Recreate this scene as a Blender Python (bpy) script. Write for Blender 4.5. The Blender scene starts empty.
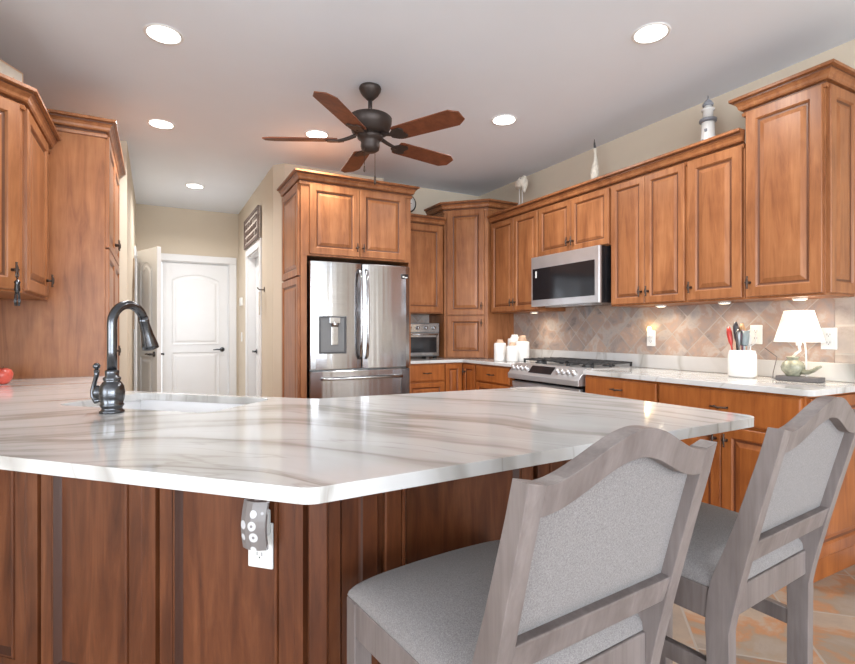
import bpy, bmesh, math, random
from mathutils import Vector, Matrix
random.seed(7)
PI = math.pi
R = math.radians
S2 = math.sqrt(2)
# ------------------------------------------------------------------ camera, world, light, exposure
scene = bpy.context.scene
col = scene.collection
cam_data = bpy.data.cameras.new('camera'); cam = bpy.data.objects.new('camera', cam_data); col.objects.link(cam)
cam.location = (0, 0, 1.181); cam.rotation_euler = (R(90), 0, R(-28.3))
cam_data.sensor_width = 36; cam_data.lens = 36 * 506 / 855; cam_data.clip_start = .02
scene.camera = cam
world = bpy.data.worlds.new('world'); scene.world = world; world.use_nodes = True
bg = world.node_tree.nodes['Background']; bg.inputs[0].default_value = (.93, .96, 1, 1); bg.inputs[1].default_value = 3.6
scene.view_settings.view_transform = 'Standard'; scene.view_settings.look = 'None'
scene.view_settings.gamma = 1; scene.view_settings.exposure = 0.14

def area_light(name, loc, rot, sx, sy, power, color=(1, 1, 1), shape='RECTANGLE', spread=180):
    d = bpy.data.lights.new(name, 'AREA'); d.shape = shape; d.size = sx; d.size_y = sy; d.energy = power; d.color = color
    d.spread = R(spread)
    o = bpy.data.objects.new(name, d); col.objects.link(o); o.location = loc; o.rotation_euler = rot
    return o
# daylight entering the window openings of the rear and left walls of the room
WIN_BACK = [(-4.6, -2.4), (-1.6, .4), (1.0, 2.8)]
YR = -5.6; XL = -5.6; WIN_LEFT = (-3.6, .8)
for i, (a, b) in enumerate(WIN_BACK):
    area_light('window_daylight', ((a + b) / 2, YR + .15, 1.45), (R(-90), 0, PI), b - a, 1.9, 135, (.84, .92, 1))
area_light('window_daylight', (XL + .15, -1.4, 1.45), (R(90), 0, R(-90)), 4.4, 1.9, 150, (.84, .92, 1))

# ------------------------------------------------------------------ materials
def newmat(name):
    m = bpy.data.materials.new(name); m.use_nodes = True
    nt = m.node_tree; b = nt.nodes['Principled BSDF']
    return m, nt, b
def ramp(nt, fac, stops):
    r = nt.nodes.new('ShaderNodeValToRGB'); e = r.color_ramp.elements
    while len(e) < len(stops): e.new(.5)
    for i, (p, c) in enumerate(stops):
        e[i].position = p; e[i].color = (*c, 1)
    nt.links.new(fac, r.inputs[0]); return r.outputs[0]
def coords(nt, scale=(1, 1, 1), rot=(0, 0, 0), kind='Object', loc=(0, 0, 0)):
    t = nt.nodes.new('ShaderNodeTexCoord'); mp = nt.nodes.new('ShaderNodeMapping')
    mp.inputs['Scale'].default_value = scale; mp.inputs['Rotation'].default_value = rot; mp.inputs['Location'].default_value = loc
    nt.links.new(t.outputs[kind], mp.inputs[0]); return mp.outputs[0]
def noise(nt, vec, scale, detail=4, rough=.5, dist=0):
    n = nt.nodes.new('ShaderNodeTexNoise'); n.inputs['Scale'].default_value = scale; n.inputs['Detail'].default_value = detail
    n.inputs['Roughness'].default_value = rough; n.inputs['Distortion'].default_value = dist
    nt.links.new(vec, n.inputs['Vector']); return n.outputs['Fac']
def mix(nt, a, b, fac, mode='MIX'):
    m = nt.nodes.new('ShaderNodeMix'); m.data_type = 'RGBA'; m.blend_type = mode
    for sock, v in ((m.inputs[6], a), (m.inputs[7], b)):
        if isinstance(v, tuple): sock.default_value = (*v, 1)
        else: nt.links.new(v, sock)
    if isinstance(fac, float): m.inputs[0].default_value = fac
    else: nt.links.new(fac, m.inputs[0])
    return m.outputs[2]
def bump(nt, b, h, strength=.2, dist=.01):
    n = nt.nodes.new('ShaderNodeBump'); n.inputs['Strength'].default_value = strength; n.inputs['Distance'].default_value = dist
    nt.links.new(h, n.inputs['Height']); nt.links.new(n.outputs[0], b.inputs['Normal'])
def srgb(*c):
    return tuple((x / 255 / 12.92) if x / 255 <= .04045 else ((x / 255 + .055) / 1.055) ** 2.4 for x in c)
def plain(name, c, rough=.5, metal=0, vary=.06, vs=6, spec=None, emit=None, es=0):
    m, nt, b = newmat(name)
    f = noise(nt, coords(nt), vs, 3)
    b.inputs['Base Color'].default_value = (*c, 1)
    nt.links.new(ramp(nt, f, [(.3, tuple(x * (1 - vary) for x in c)), (.7, tuple(min(1, x * (1 + vary)) for x in c))]), b.inputs['Base Color'])
    b.inputs['Roughness'].default_value = rough; b.inputs['Metallic'].default_value = metal
    if emit: b.inputs['Emission Color'].default_value = (*emit, 1); b.inputs['Emission Strength'].default_value = es
    return m
def wood(name, dark, mid, light, rough=.38, scale=1, coat=.05):
    m, nt, b = newmat(name)
    v = coords(nt, (9 * scale, 9 * scale, 1.1 * scale))
    f = noise(nt, v, 2.2, 6, .62, .6)
    f2 = noise(nt, coords(nt, (60 * scale, 60 * scale, 3 * scale)), 2, 3, .6)
    blot = noise(nt, coords(nt), 3.5, 3, .55)
    c1 = ramp(nt, f, [(.28, dark), (.5, mid), (.75, light)])
    c2 = ramp(nt, blot, [(.3, (.80, .77, .74)), (.7, (1.1, 1.1, 1.1))])
    c3 = ramp(nt, f2, [(.3, (.90, .88, .86)), (.7, (1.04, 1.04, 1.04))])
    c = mix(nt, mix(nt, c1, c2, 1.0, 'MULTIPLY'), c3, 1.0, 'MULTIPLY')
    nt.links.new(c, b.inputs['Base Color']); b.inputs['Roughness'].default_value = rough
    b.inputs['Specular IOR Level'].default_value = .35; b.inputs['Coat Weight'].default_value = coat; b.inputs['Coat Roughness'].default_value = .2
    bump(nt, b, f2, .04, .002)
    return m
M = {}
M['wood'] = wood('honey_maple', (.215, .076, .029), (.33, .130, .050), (.41, .178, .074))
M['glaze'] = plain('wood_glaze', (.12, .040, .014), .4)
M['base_wood'] = wood('cinnamon_maple', (.24, .068, .016), (.335, .104, .024), (.42, .142, .036))
M['base_glaze'] = plain('cinnamon_glaze', (.13, .035, .010), .4)
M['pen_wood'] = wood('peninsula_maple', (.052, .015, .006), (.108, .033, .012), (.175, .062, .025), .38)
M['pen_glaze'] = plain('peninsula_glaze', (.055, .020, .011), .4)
M['fan_wood'] = wood('fan_cherry', (.12, .036, .016), (.18, .056, .024), (.24, .08, .036), .45)
M['chair_wood'] = wood('weathered_grey_wood', (.135, .112, .108), (.185, .158, .152), (.24, .208, .20), .5, 1, .05)
M['bronze'] = plain('dark_bronze', (.075, .052, .042), .42, .75)
M['fan_metal'] = plain('fan_bronze', (.055, .042, .037), .45, .5)
M['pewter'] = plain('antique_pewter', (.11, .115, .125), .22, 1.0, .15, 30)
M['black'] = plain('black_gloss', (.012, .012, .014), .12)
M['black_matte'] = plain('black_cast_iron', (.03, .03, .032), .5)
M['white_paint'] = plain('white_semi_gloss_paint', srgb(226, 226, 226), .35, 0, .015)
M['plastic'] = plain('white_plastic', (.80, .80, .78), .35, 0, .02)
M['ceramic'] = plain('white_ceramic', (.82, .80, .77), .2, 0, .03)
M['tan_lid'] = plain('tan_wood_lid', (.55, .36, .24), .5)
M['sink_white'] = plain('white_sink', (.84, .84, .85), .2, 0, .02)
M['wall'] = plain('beige_wall_paint', srgb(208, 195, 176), .85, 0, .02, 3)
M['ceiling_paint'] = plain('ceiling_paint', srgb(232, 240, 250), .9, 0, .015, 2)
M['cream'] = plain('cream_box', (.60, .54, .46), .8, 0, .1, 20)
M['light_disc'] = plain('lit_lamp_lens', (1, 1, 1), .5, 0, 0, 1, emit=(1, .96, .90), es=9)
M['puck'] = plain('lit_puck_lens', (1, 1, 1), .5, 0, 0, 1, emit=(1, .84, .6), es=6)
M['nightglow'] = plain('lit_night_light', (1, .9, .6), .5, 0, 0, 1, emit=(1, .72, .28), es=5)
M['fabric_wall'] = None

def fabric():
    m, nt, b = newmat('grey_woven_fabric')
    v = coords(nt)
    f = noise(nt, v, 420, 2, .7); g = noise(nt, coords(nt, (1, 1, .25)), 900, 2, .6)
    c = mix(nt, ramp(nt, f, [(.3, (.160, .147, .146)), (.7, (.285, .266, .262))]), ramp(nt, g, [(.3, (.85, .85, .85)), (.7, (1.08, 1.08, 1.08))]), 1.0, 'MULTIPLY')
    nt.links.new(c, b.inputs['Base Color']); b.inputs['Roughness'].default_value = .95
    b.inputs['Sheen Weight'].default_value = .15
    bump(nt, b, f, .35, .002); return m
M['fabric'] = fabric()

def steel():
    m, nt, b = newmat('brushed_stainless')
    g = noise(nt, coords(nt, (1, 1, 140)), 3, 3, .6)
    nt.links.new(ramp(nt, g, [(.3, (.36, .36, .37)), (.7, (.46, .46, .47))]), b.inputs['Base Color'])
    b.inputs['Metallic'].default_value = 1; b.inputs['Roughness'].default_value = .18
    w = noise(nt, coords(nt, (6, 6, .25)), 1.4, 2, .5)
    bump(nt, b, w, .35, .012)
    return m
M['steel'] = steel()
M['dispenser_grey'] = plain('dispenser_grey', (.16, .165, .17), .4)
M['dispenser_dark'] = plain('dispenser_dark', (.06, .06, .065), .3)
M['steel2'] = plain('satin_stainless', (.56, .56, .57), .3, .72, .04, 12)
M['steel_dark'] = plain('dark_steel', (.24, .25, .26), .35, .9)

def quartz():
    m, nt, b = newmat('white_veined_quartz')
    L = nt.links
    v0 = coords(nt)
    # large warp so the veins sweep in long curves
    wn = nt.nodes.new('ShaderNodeTexNoise'); wn.inputs['Scale'].default_value = 1.1; wn.inputs['Detail'].default_value = 2
    L.new(v0, wn.inputs['Vector'])
    sub = nt.nodes.new('ShaderNodeVectorMath'); sub.operation = 'SUBTRACT'; sub.inputs[1].default_value = (.5, .5, .5); L.new(wn.outputs['Color'], sub.inputs[0])
    sc = nt.nodes.new('ShaderNodeVectorMath'); sc.operation = 'SCALE'; sc.inputs['Scale'].default_value = .42; L.new(sub.outputs[0], sc.inputs[0])
    ad = nt.nodes.new('ShaderNodeVectorMath'); ad.operation = 'ADD'; L.new(v0, ad.inputs[0]); L.new(sc.outputs[0], ad.inputs[1])
    def math_(op, a, b=None):
        n = nt.nodes.new('ShaderNodeMath'); n.operation = op
        for k, q in ((0, a), (1, b)):
            if q is None: continue
            if isinstance(q, (int, float)): n.inputs[k].default_value = q
            else: L.new(q, n.inputs[k])
        return n.outputs[0]
    sp = nt.nodes.new('ShaderNodeSeparateXYZ'); L.new(ad.outputs[0], sp.inputs[0])
    dx = math_('ADD', sp.outputs[0], .35); dy = math_('SUBTRACT', sp.outputs[1], .55)
    rr = math_('SQRT', math_('ADD', math_('MULTIPLY', dx, dx), math_('MULTIPLY', dy, dy))); an = math_('ARCTAN2', dy, dx)
    cb = nt.nodes.new('ShaderNodeCombineXYZ'); L.new(math_('MULTIPLY', an, .34), cb.inputs[0]); L.new(math_('MULTIPLY', rr, 2.0), cb.inputs[1]); L.new(math_('MULTIPLY', sp.outputs[2], .3), cb.inputs[2])
    mp = cb
    n1 = noise(nt, mp.outputs[0], 1.25, 4, .45)
    n2 = noise(nt, mp.outputs[0], 2.1, 5, .5)
    n3 = noise(nt, mp.outputs[0], 6.0, 5, .6)
    W = (1, 1, 1)
    broad = ramp(nt, n1, [(.40, W), (.45, (.86, .85, .83)), (.474, (.60, .575, .54)), (.488, (.90, .89, .87)), (.53, W), (.60, W)])
    r1 = ramp(nt, n1, [(.60, W), (.62, (.74, .72, .69)), (.635, W)])
    fine = ramp(nt, n2, [(.490, W), (.500, (.80, .785, .765)), (.512, W), (.52, W)])
    soft = ramp(nt, n3, [(.35, (.96, .955, .95)), (.6, W)])
    c = mix(nt, mix(nt, broad, fine, 1.0, 'MULTIPLY'), mix(nt, soft, r1, 1.0, 'MULTIPLY'), 1.0, 'MULTIPLY')
    c = mix(nt, c, (.62, .618, .614), 1.0, 'MULTIPLY')
    L.new(c, b.inputs['Base Color']); b.inputs['Roughness'].default_value = .09; b.inputs['Specular IOR Level'].default_value = .5
    return m
M['quartz'] = quartz()

def slate_tile(name, rotz, tile, offset, grout, tones, rough, axis='z', gw=.012):
    m, nt, b = newmat(name); L = nt.links
    rot = {'z': (0, 0, rotz), 'x': (rotz, 0, 0), 'y': (0, rotz, 0)}[axis]
    src = coords(nt, (1, 1, 1), rot)
    if axis in 'xy':   # tile in the YZ plane: swizzle so brick sees (y, z)
        sp = nt.nodes.new('ShaderNodeSeparateXYZ'); cb = nt.nodes.new('ShaderNodeCombineXYZ'); L.new(src, sp.inputs[0])
        L.new(sp.outputs[1 if axis == 'x' else 0], cb.inputs[0]); L.new(sp.outputs[2], cb.inputs[1]); src = cb.outputs[0]
    br = nt.nodes.new('ShaderNodeTexBrick'); br.offset = offset; br.squash = 1
    br.inputs['Scale'].default_value = 1; br.inputs['Brick Width'].default_value = tile; br.inputs['Row Height'].default_value = tile
    br.inputs['Mortar Size'].default_value = gw * tile / .3; br.inputs['Mortar Smooth'].default_value = .3; br.inputs['Bias'].default_value = 0
    br.inputs['Color1'].default_value = (0, 0, 0, 1); br.inputs['Color2'].default_value = (1, 1, 1, 1); br.inputs['Mortar'].default_value = (.5, .5, .5, 1)
    L.new(src, br.inputs['Vector'])
    # per-tile tone shifts the mottling lookup
    n = nt.nodes.new('ShaderNodeTexNoise'); n.noise_dimensions = '4D'; n.inputs['Scale'].default_value = 1.1 / tile; n.inputs['Detail'].default_value = 7; n.inputs['Roughness'].default_value = .62
    n.inputs['Distortion'].default_value = .5
    mm = nt.nodes.new('ShaderNodeMath'); mm.operation = 'MULTIPLY'; mm.inputs[1].default_value = 7; L.new(br.outputs['Color'], mm.inputs[0]); L.new(mm.outputs[0], n.inputs['W'])
    L.new(src, n.inputs['Vector'])
    c = ramp(nt, n.outputs['Fac'], tones)
    tone = ramp(nt, br.outputs['Color'], [(0, (.78, .79, .82)), (1, (1.14, 1.10, 1.06))])
    c = mix(nt, c, tone, 1.0, 'MULTIPLY')
    c = mix(nt, c, grout, br.outputs['Fac'])
    L.new(c, b.inputs['Base Color']); b.inputs['Roughness'].default_value = rough
    inv = nt.nodes.new('ShaderNodeMath'); inv.operation = 'SUBTRACT'; inv.inputs[0].default_value = 1; L.new(br.outputs['Fac'], inv.inputs[1])
    ad = nt.nodes.new('ShaderNodeMath'); ad.operation = 'MULTIPLY_ADD'; L.new(n.outputs['Fac'], ad.inputs[0]); ad.inputs[1].default_value = .35; L.new(inv.outputs[0], ad.inputs[2])
    bump(nt, b, ad.outputs[0], .3, .004)
    return m
M['floor'] = slate_tile('slate_floor_tile', R(45), .42, 0, (.34, .30, .26), [(.28, (.15, .13, .115)), (.40, (.30, .255, .215)), (.46, (.27, .22, .17)), (.50, (.38, .19, .095)), (.55, (.36, .285, .22)), (.72, (.20, .185, .17))], .38, 'z', .004)
TONES = [(.30, (.20, .165, .155)), (.42, (.36, .305, .28)), (.50, (.43, .31, .25)), (.58, (.47, .41, .37)), (.72, (.30, .285, .30))]
M['tile'] = slate_tile('slate_wall_tile', R(45), .165, 0, (.42, .375, .34), TONES, .45, 'x', .006)
M['tile_back'] = slate_tile('slate_wall_tile_back', R(45), .165, 0, (.42, .375, .34), TONES, .45, 'y', .006)
M['tile_border'] = slate_tile('slate_border_tile', 0, .152, 0, (.52, .46, .40), [(.30, (.30, .25, .22)), (.45, (.45, .38, .33)), (.58, (.52, .44, .38)), (.72, (.40, .37, .36))], .5, 'x')

# ------------------------------------------------------------------ mesh helpers
class MB:
    def __init__(s): s.v = []; s.f = []; s.m = []; s.sm = []
    def add(s, vs, fs, mi=0, smooth=False, T=None):
        o = len(s.v)
        for v in vs:
            v = Vector(v)
            s.v.append(tuple(T @ v) if T else tuple(v))
        for i, f in enumerate(fs):
            s.f.append([o + k for k in f]); s.m.append(mi[i] if isinstance(mi, list) else mi); s.sm.append(smooth)
        return s
    def box(s, x0, x1, y0, y1, z0, z1, mi=0, T=None):
        vs = [(x0, y0, z0), (x1, y0, z0), (x1, y1, z0), (x0, y1, z0), (x0, y0, z1), (x1, y0, z1), (x1, y1, z1), (x0, y1, z1)]
        return s.add(vs, [(0, 3, 2, 1), (4, 5, 6, 7), (0, 1, 5, 4), (1, 2, 6, 5), (2, 3, 7, 6), (3, 0, 4, 7)], mi, False, T)
    def prism(s, pts, z0, z1, mi=0, T=None):        # pts counter-clockwise
        n = len(pts)
        vs = [(x, y, z0) for x, y in pts] + [(x, y, z1) for x, y in pts]
        return s.add(vs, [tuple(range(n))[::-1], tuple(range(n, 2 * n))] + [(i, (i + 1) % n, n + (i + 1) % n, n + i) for i in range(n)], mi, False, T)
    def lathe(s, prof, seg=24, mi=0, T=None, cap=True):       # prof: (radius, z) bottom to top
        vs = []; fs = []
        for r, z in prof:
            for k in range(seg): a = 2 * PI * k / seg; vs.append((r * math.cos(a), r * math.sin(a), z))
        for i in range(len(prof) - 1):
            for k in range(seg):
                a = i * seg + k; b = i * seg + (k + 1) % seg; fs.append((a, b, b + seg, a + seg))
        if cap:
            fs.append(tuple(range(seg))[::-1]); fs.append(tuple(range((len(prof) - 1) * seg, len(prof) * seg)))
        return s.add(vs, fs, mi, True, T)
    def tube(s, path, rad, seg=10, mi=0, T=None, sx=1.0):
        path = [Vector(p) for p in path]; n = len(path); rads = rad if isinstance(rad, (list, tuple)) else [rad] * n
        vs = []; fs = []; up = None
        for i, p in enumerate(path):
            t = (path[min(i + 1, n - 1)] - path[max(i - 1, 0)]).normalized()
            if up is None: up = Vector((0, 0, 1)) if abs(t.z) < .9 else Vector((0, 1, 0))
            a = t.cross(up)
            if a.length < 1e-4: a = t.cross(Vector((1, 0, 0)))
            a.normalize(); b = a.cross(t).normalized(); up = b
            for k in range(seg):
                an = 2 * PI * k / seg; vs.append(p + (a * math.cos(an) * sx + b * math.sin(an)) * rads[i])
        for i in range(n - 1):
            for k in range(seg):
                q = i * seg + k; w = i * seg + (k + 1) % seg; fs.append((q, q + seg, w + seg, w))
        fs.append(tuple(range(seg))); fs.append(tuple(range((n - 1) * seg, n * seg))[::-1])
        return s.add(vs, fs, mi, True, T)
    def rings(s, x0, x1, z0, z1, prof, mis, T=None):   # nested rectangles in the xz plane facing -y; prof: (inset, y)
        vs = []; fs = []; mi = []
        for d, y in prof: vs += [(x0 + d, y, z0 + d), (x1 - d, y, z0 + d), (x1 - d, y, z1 - d), (x0 + d, y, z1 - d)]
        for i in range(len(prof) - 1):
            for k in range(4):
                a = 4 * i + k; b = 4 * i + (k + 1) % 4; fs.append((a, b, b + 4, a + 4)); mi.append(mis[i])
        q = 4 * (len(prof) - 1); fs.append((q, q + 1, q + 2, q + 3)); mi.append(0)
        fs.append((3, 2, 1, 0)); mi.append(0)
        return s.add(vs, fs, mi, False, T)
    def sweep(s, path, prof, mi=0, T=None, left=False, mis=None):   # profile (out, z) along an open 2D path, mitred
        P = [Vector(p) for p in path]; n = len(P); vs = []; fs = []; m = []
        sg = 1 if left else -1
        nr = []
        for i in range(n - 1):
            d = (P[i + 1] - P[i]).normalized(); nr.append(Vector((-d.y, d.x)) * sg)
        for i in range(n):
            if i == 0: o = nr[0]
            elif i == n - 1: o = nr[-1]
            else:
                b = (nr[i - 1] + nr[i]); o = b / (b.dot(nr[i]))
            for out, z in prof: vs.append((P[i].x + o.x * out, P[i].y + o.y * out, z))
        k = len(prof)
        for i in range(n - 1):
            for j in range(k):
                a = i * k + j; b = i * k + (j + 1) % k
                f = (a, b, b + k, a + k); fs.append(f if left else f[::-1]); m.append(mis[j] if mis else mi)
        e0 = tuple(range(k)); e1 = tuple(range((n - 1) * k, n * k))
        fs.append(e0[::-1] if left else e0); fs.append(e1 if left else e1[::-1]); m += [mi, mi]
        return s.add(vs, fs, m, False, T)
    def build(s, name, mats, parent=None, bevel=0, seg=2, loc=None, rot=None, smooth_all=False, subsurf=0):
        me = bpy.data.meshes.new(name); me.from_pydata(s.v, [], s.f)
        if not isinstance(mats, (list, tuple)): mats = [mats]
        for q in mats: me.materials.append(M[q] if isinstance(q, str) else q)
        for p, mi, sm in zip(me.polygons, s.m, s.sm): p.material_index = mi; p.use_smooth = sm or smooth_all
        bm = bmesh.new(); bm.from_mesh(me); bmesh.ops.recalc_face_normals(bm, faces=bm.faces); bm.to_mesh(me); bm.free()
        o = bpy.data.objects.new(name, me); col.objects.link(o)
        if parent: o.parent = parent
        if loc: o.location = loc
        if rot: o.rotation_euler = rot
        if bevel:
            b = o.modifiers.new('bevel', 'BEVEL'); b.width = bevel; b.segments = seg; b.limit_method = 'ANGLE'; b.angle_limit = R(40)
        if subsurf:
            b = o.modifiers.new('sub', 'SUBSURF'); b.levels = subsurf; b.render_levels = subsurf
        return o
def tag(o, label=None, cat=None, group=None, kind=None):
    if label: o['label'] = label
    if cat: o['category'] = cat
    if group: o['group'] = group
    if kind: o['kind'] = kind
    return o
def thing(name, label, cat, loc=(0, 0, 0), rz=0, group=None):
    o = bpy.data.objects.new(name, None); col.objects.link(o); o.location = loc; o.rotation_euler = (0, 0, rz); o.empty_display_size = .05
    return tag(o, label, cat, group)
def copy_tree(o, parent=None):
    c = o.copy(); col.objects.link(c)
    if parent: c.parent = parent
    for ch in o.children: copy_tree(ch, c)
    return c
def Tr(x=0, y=0, z=0): return Matrix.Translation((x, y, z))
def Rt(a, ax): return Matrix.Rotation(R(a), 4, ax)

# ------------------------------------------------------------------ room shell
ZC = 2.72; XW = 3.236; YW = 4.78; YH = 7.0
def struct(mb, name, mat, bevel=0, label=None):
    o = mb.build(name, mat, None, bevel); o['kind'] = 'structure'
    if label: o['label'] = label
    return o
struct(MB().box(XL, 3.36, YR, 7.2, -.1, 0), 'floor', 'floor')
struct(MB().box(XL, 3.36, YR, 7.2, ZC, ZC + .1), 'ceiling', 'ceiling_paint')
struct(MB().box(XW, XW + .12, YR, YW + .12, 0, ZC), 'wall_right', 'wall')
struct(MB().prism([(1.04, 4.68), (2.02, 4.68), (2.02, YW), (XW, YW), (XW, YW + .12), (1.0, YW + .12), (.962, YW)], 0, ZC), 'wall_back', 'wall')
# hallway
HX0, HX1 = -.2, .96
D2 = (5.44, 6.22, 2.06)
struct(MB().box(HX1, HX1 + .12, YW, D2[0], 0, ZC).box(HX1, HX1 + .12, D2[1], YH, 0, ZC).box(HX1, HX1 + .12, D2[0], D2[1], D2[2], ZC), 'wall_hall_right', 'wall')
D1 = (.06, .85, 2.06)
struct(MB().box(HX0 - .12, D1[0], YH, YH + .12, 0, ZC).box(D1[1], HX1 + .12, YH, YH + .12, 0, ZC).box(D1[0], D1[1], YH, YH + .12, D1[2], ZC), 'wall_hall_end', 'wall')
struct(MB().box(-.32, HX0, 4.86, 6.33, 0, ZC).box(-.32, HX0, 6.85, YH, 0, ZC).box(-.32, HX0, 6.33, 6.85, 2.06, ZC), 'wall_hall_left', 'wall')
struct(MB().box(-1.0, -.88, 2.0, 4.745, 0, ZC), 'wall_left', 'wall')
struct(MB().box(-1.0, HX0, 4.745, 4.86, 0, ZC), 'wall_pantry', 'wall')
struct(MB().box(XL, -1.0, 2.0, 2.12, 0, ZC), 'wall_living', 'wall')
# walls behind the camera with window openings
w = MB(); xs = [XL] + [q for p in WIN_BACK for q in p] + [XW]
for i in range(0, len(xs), 2): w.box(xs[i], xs[i + 1], YR - .12, YR, 0, ZC)
for a, b in WIN_BACK: w.box(a, b, YR - .12, YR, 0, .45); w.box(a, b, YR - .12, YR, 2.45, ZC)
struct(w, 'wall_rear', 'wall')
a, b = WIN_LEFT
w = MB().box(XL - .12, XL, YR, a, 0, ZC).box(XL - .12, XL, b, 2.12, 0, ZC).box(XL - .12, XL, a, b, 0, .45).box(XL - .12, XL, a, b, 2.45, ZC)
struct(w, 'wall_far_left', 'wall')
for i, (a, b) in enumerate(WIN_BACK):
    f = MB()
    for q in (a, (a + b) / 2 - .03, b - .06): f.box(q, q + .06, YR - .09, YR - .03, .45, 2.45)
    for z in (.45, 2.39): f.box(a, b, YR - .09, YR - .03, z, z + .06)
    struct(f, 'window_%d' % (i + 1), 'white_paint')
f = MB(); a, b = WIN_LEFT
for q in (a, a + 1.45, a + 2.9, b - .06): f.box(XL - .09, XL - .03, q, q + .06, .45, 2.45)
for z in (.45, 2.39): f.box(XL - .09, XL - .03, a, b, z, z + .06)
struct(f, 'window_4', 'white_paint')

# interior doors with an arched upper panel (local x across, y depth, z up; face at -y)
def arch_ring(x0, x1, z0, z1, rise, d, y, n=12):
    pts = [(x0 + d, y, z0 + d), (x1 - d, y, z0 + d)]
    a, b = x1 - d, x0 + d
    for k in range(n + 1):
        t = k / n; x = a + (b - a) * t
        pts.append((x, y, z1 - d - rise + rise * math.sin(PI * t) ** .8))
    return pts
def door_leaf(W, H, t=.04):
    mb = MB(); mb.box(0, W, 0, t, 0, H)
    for side in (-1, 1):
        for (z0, z1, rise) in ((1.02, H - .14, .07), (.22, .92, 0)):
            st = []
            for d, y in ((0, 0), (.012, .008), (.03, .008), (.05, .001)):
                yy = (-.001 - .010 + y + .002) if side < 0 else (t + .001 + .010 - y - .002)
                st.append(arch_ring(.11, W - .11, z0, z1, rise, d, yy))
            n = len(st[0]); vs = [p for r in st for p in r]; fs = []
            for i in range(len(st) - 1):
                for k in range(n):
                    q = i * n + k; w_ = i * n + (k + 1) % n; fs.append((q, w_, w_ + n, q + n))
            fs.append(tuple(range((len(st) - 1) * n, len(st) * n)))
            mb.add(vs, fs, 0)
    # thin moulding so the recess reads
    return mb
def lever(parent, x, y, z, sgn=-1, dirx=-1):
    mb = MB(); T = Tr(x, y, z) @ Rt(90, 'X')
    mb.lathe([(.028, 0), (.030, .004), (.022, .01), (.011, .012), (.011, .045), (.013, .05)], 16, 0, T)
    mb.tube([(x, y - .045, z), (x + dirx * .03, y - .048, z), (x + dirx * .07, y - .047, z + .003), (x + dirx * .11, y - .044, z - .002)], [.010, .009, .008, .007], 8)
    return mb.build('door_handle', 'pewter', parent)
# door_1 : end of hallway
def casing(mb, x0, x1, H, y, t=.018, w=.085):
    mb.box(x0 - w, x0, y - t, y, 0, H); mb.box(x1, x1 + w, y - t, y, 0, H); mb.box(x0 - w, x1 + w, y - t, y, H, H + w)
mb = MB(); casing(mb, D1[0], D1[1], D1[2], YH)
mb.box(D1[0], D1[0] + .012, YH, YH + .1, 0, D1[2]); mb.box(D1[1] - .012, D1[1], YH, YH + .1, 0, D1[2]); mb.box(D1[0], D1[1], YH, YH + .1, D1[2] - .012, D1[2])
struct(mb, 'trim_1', 'white_paint', .004)
d = door_leaf(D1[1] - D1[0] - .03, D1[2] - .02).build('door_1', 'white_paint', None, .003, loc=(D1[0] + .015, YH + .03, .005)); d['kind'] = 'structure'
lever(d, D1[1] - D1[0] - .10, -.002, .95)
# door_2 : right hall wall, faces -X
mb = MB(); Tm = Matrix.Translation((HX1, D2[1], 0)) @ Rt(-90, 'Z')
W2 = D2[1] - D2[0]
q = MB(); casing(q, 0, W2, D2[2], 0); q.box(0, .012, 0, .12, 0, D2[2]); q.box(W2 - .012, W2, 0, .12, 0, D2[2]); q.box(0, W2, 0, .12, D2[2] - .012, D2[2])
o = q.build('trim_2', 'white_paint', None, .004); o.location = (HX1, D2[1], 0); o.rotation_euler = (0, 0, R(-90)); o['kind'] = 'structure'
d = door_leaf(W2 - .03, D2[2] - .02).build('door_2', 'white_paint', None, .003, loc=(HX1 + .085, D2[1] - .015, .005), rot=(0, 0, R(-90))); d['kind'] = 'structure'
lever(d, .07, -.002, .95, dirx=1)
# door_3 : open leaf swung into the hallway from the left wall
q = MB(); casing(q, 0, .52, 2.06, 0, .018, .05); q.box(0, .012, 0, .12, 0, 2.06); q.box(.508, .52, 0, .12, 0, 2.06)
o = q.build('trim_3', 'white_paint', None, .004); o.location = (HX0, 6.33, 0); o.rotation_euler = (0, 0, R(90)); o['kind'] = 'structure'
ang = math.degrees(math.atan2(5.62 - 6.27, .02 + .18))
d = door_leaf(.50, 2.04).build('door_3', 'white_paint', None, .003, loc=(-.17, 6.25, .005), rot=(0, 0, R(-68))); d['kind'] = 'structure'
lever(d, .44, -.002, .95, dirx=-1)
k = MB().lathe([(.028, 0), (.030, .004), (.022, .01), (.011, .012), (.011, .045), (.013, .05)], 16, 0, Tr(.44, .042, .95) @ Rt(-90, 'X'))
k.tube([(.44, .087, .95), (.41, .09, .95), (.37, .09, .953), (.33, .086, .948)], [.01, .009, .008, .007], 8).build('door_handle', 'pewter', d)
# baseboards
struct(MB().box(XW - .014, XW, YR, 1.22, 0, .10).box(XW - .018, XW, YR, 1.22, 0, .02), 'baseboard_right', 'white_paint', .003)
struct(MB().box(HX1 - .014, HX1, YW, D2[0] - .085, 0, .1).box(HX1 - .014, HX1, D2[1] + .085, YH, 0, .1), 'baseboard_hall', 'white_paint', .003)

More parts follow.
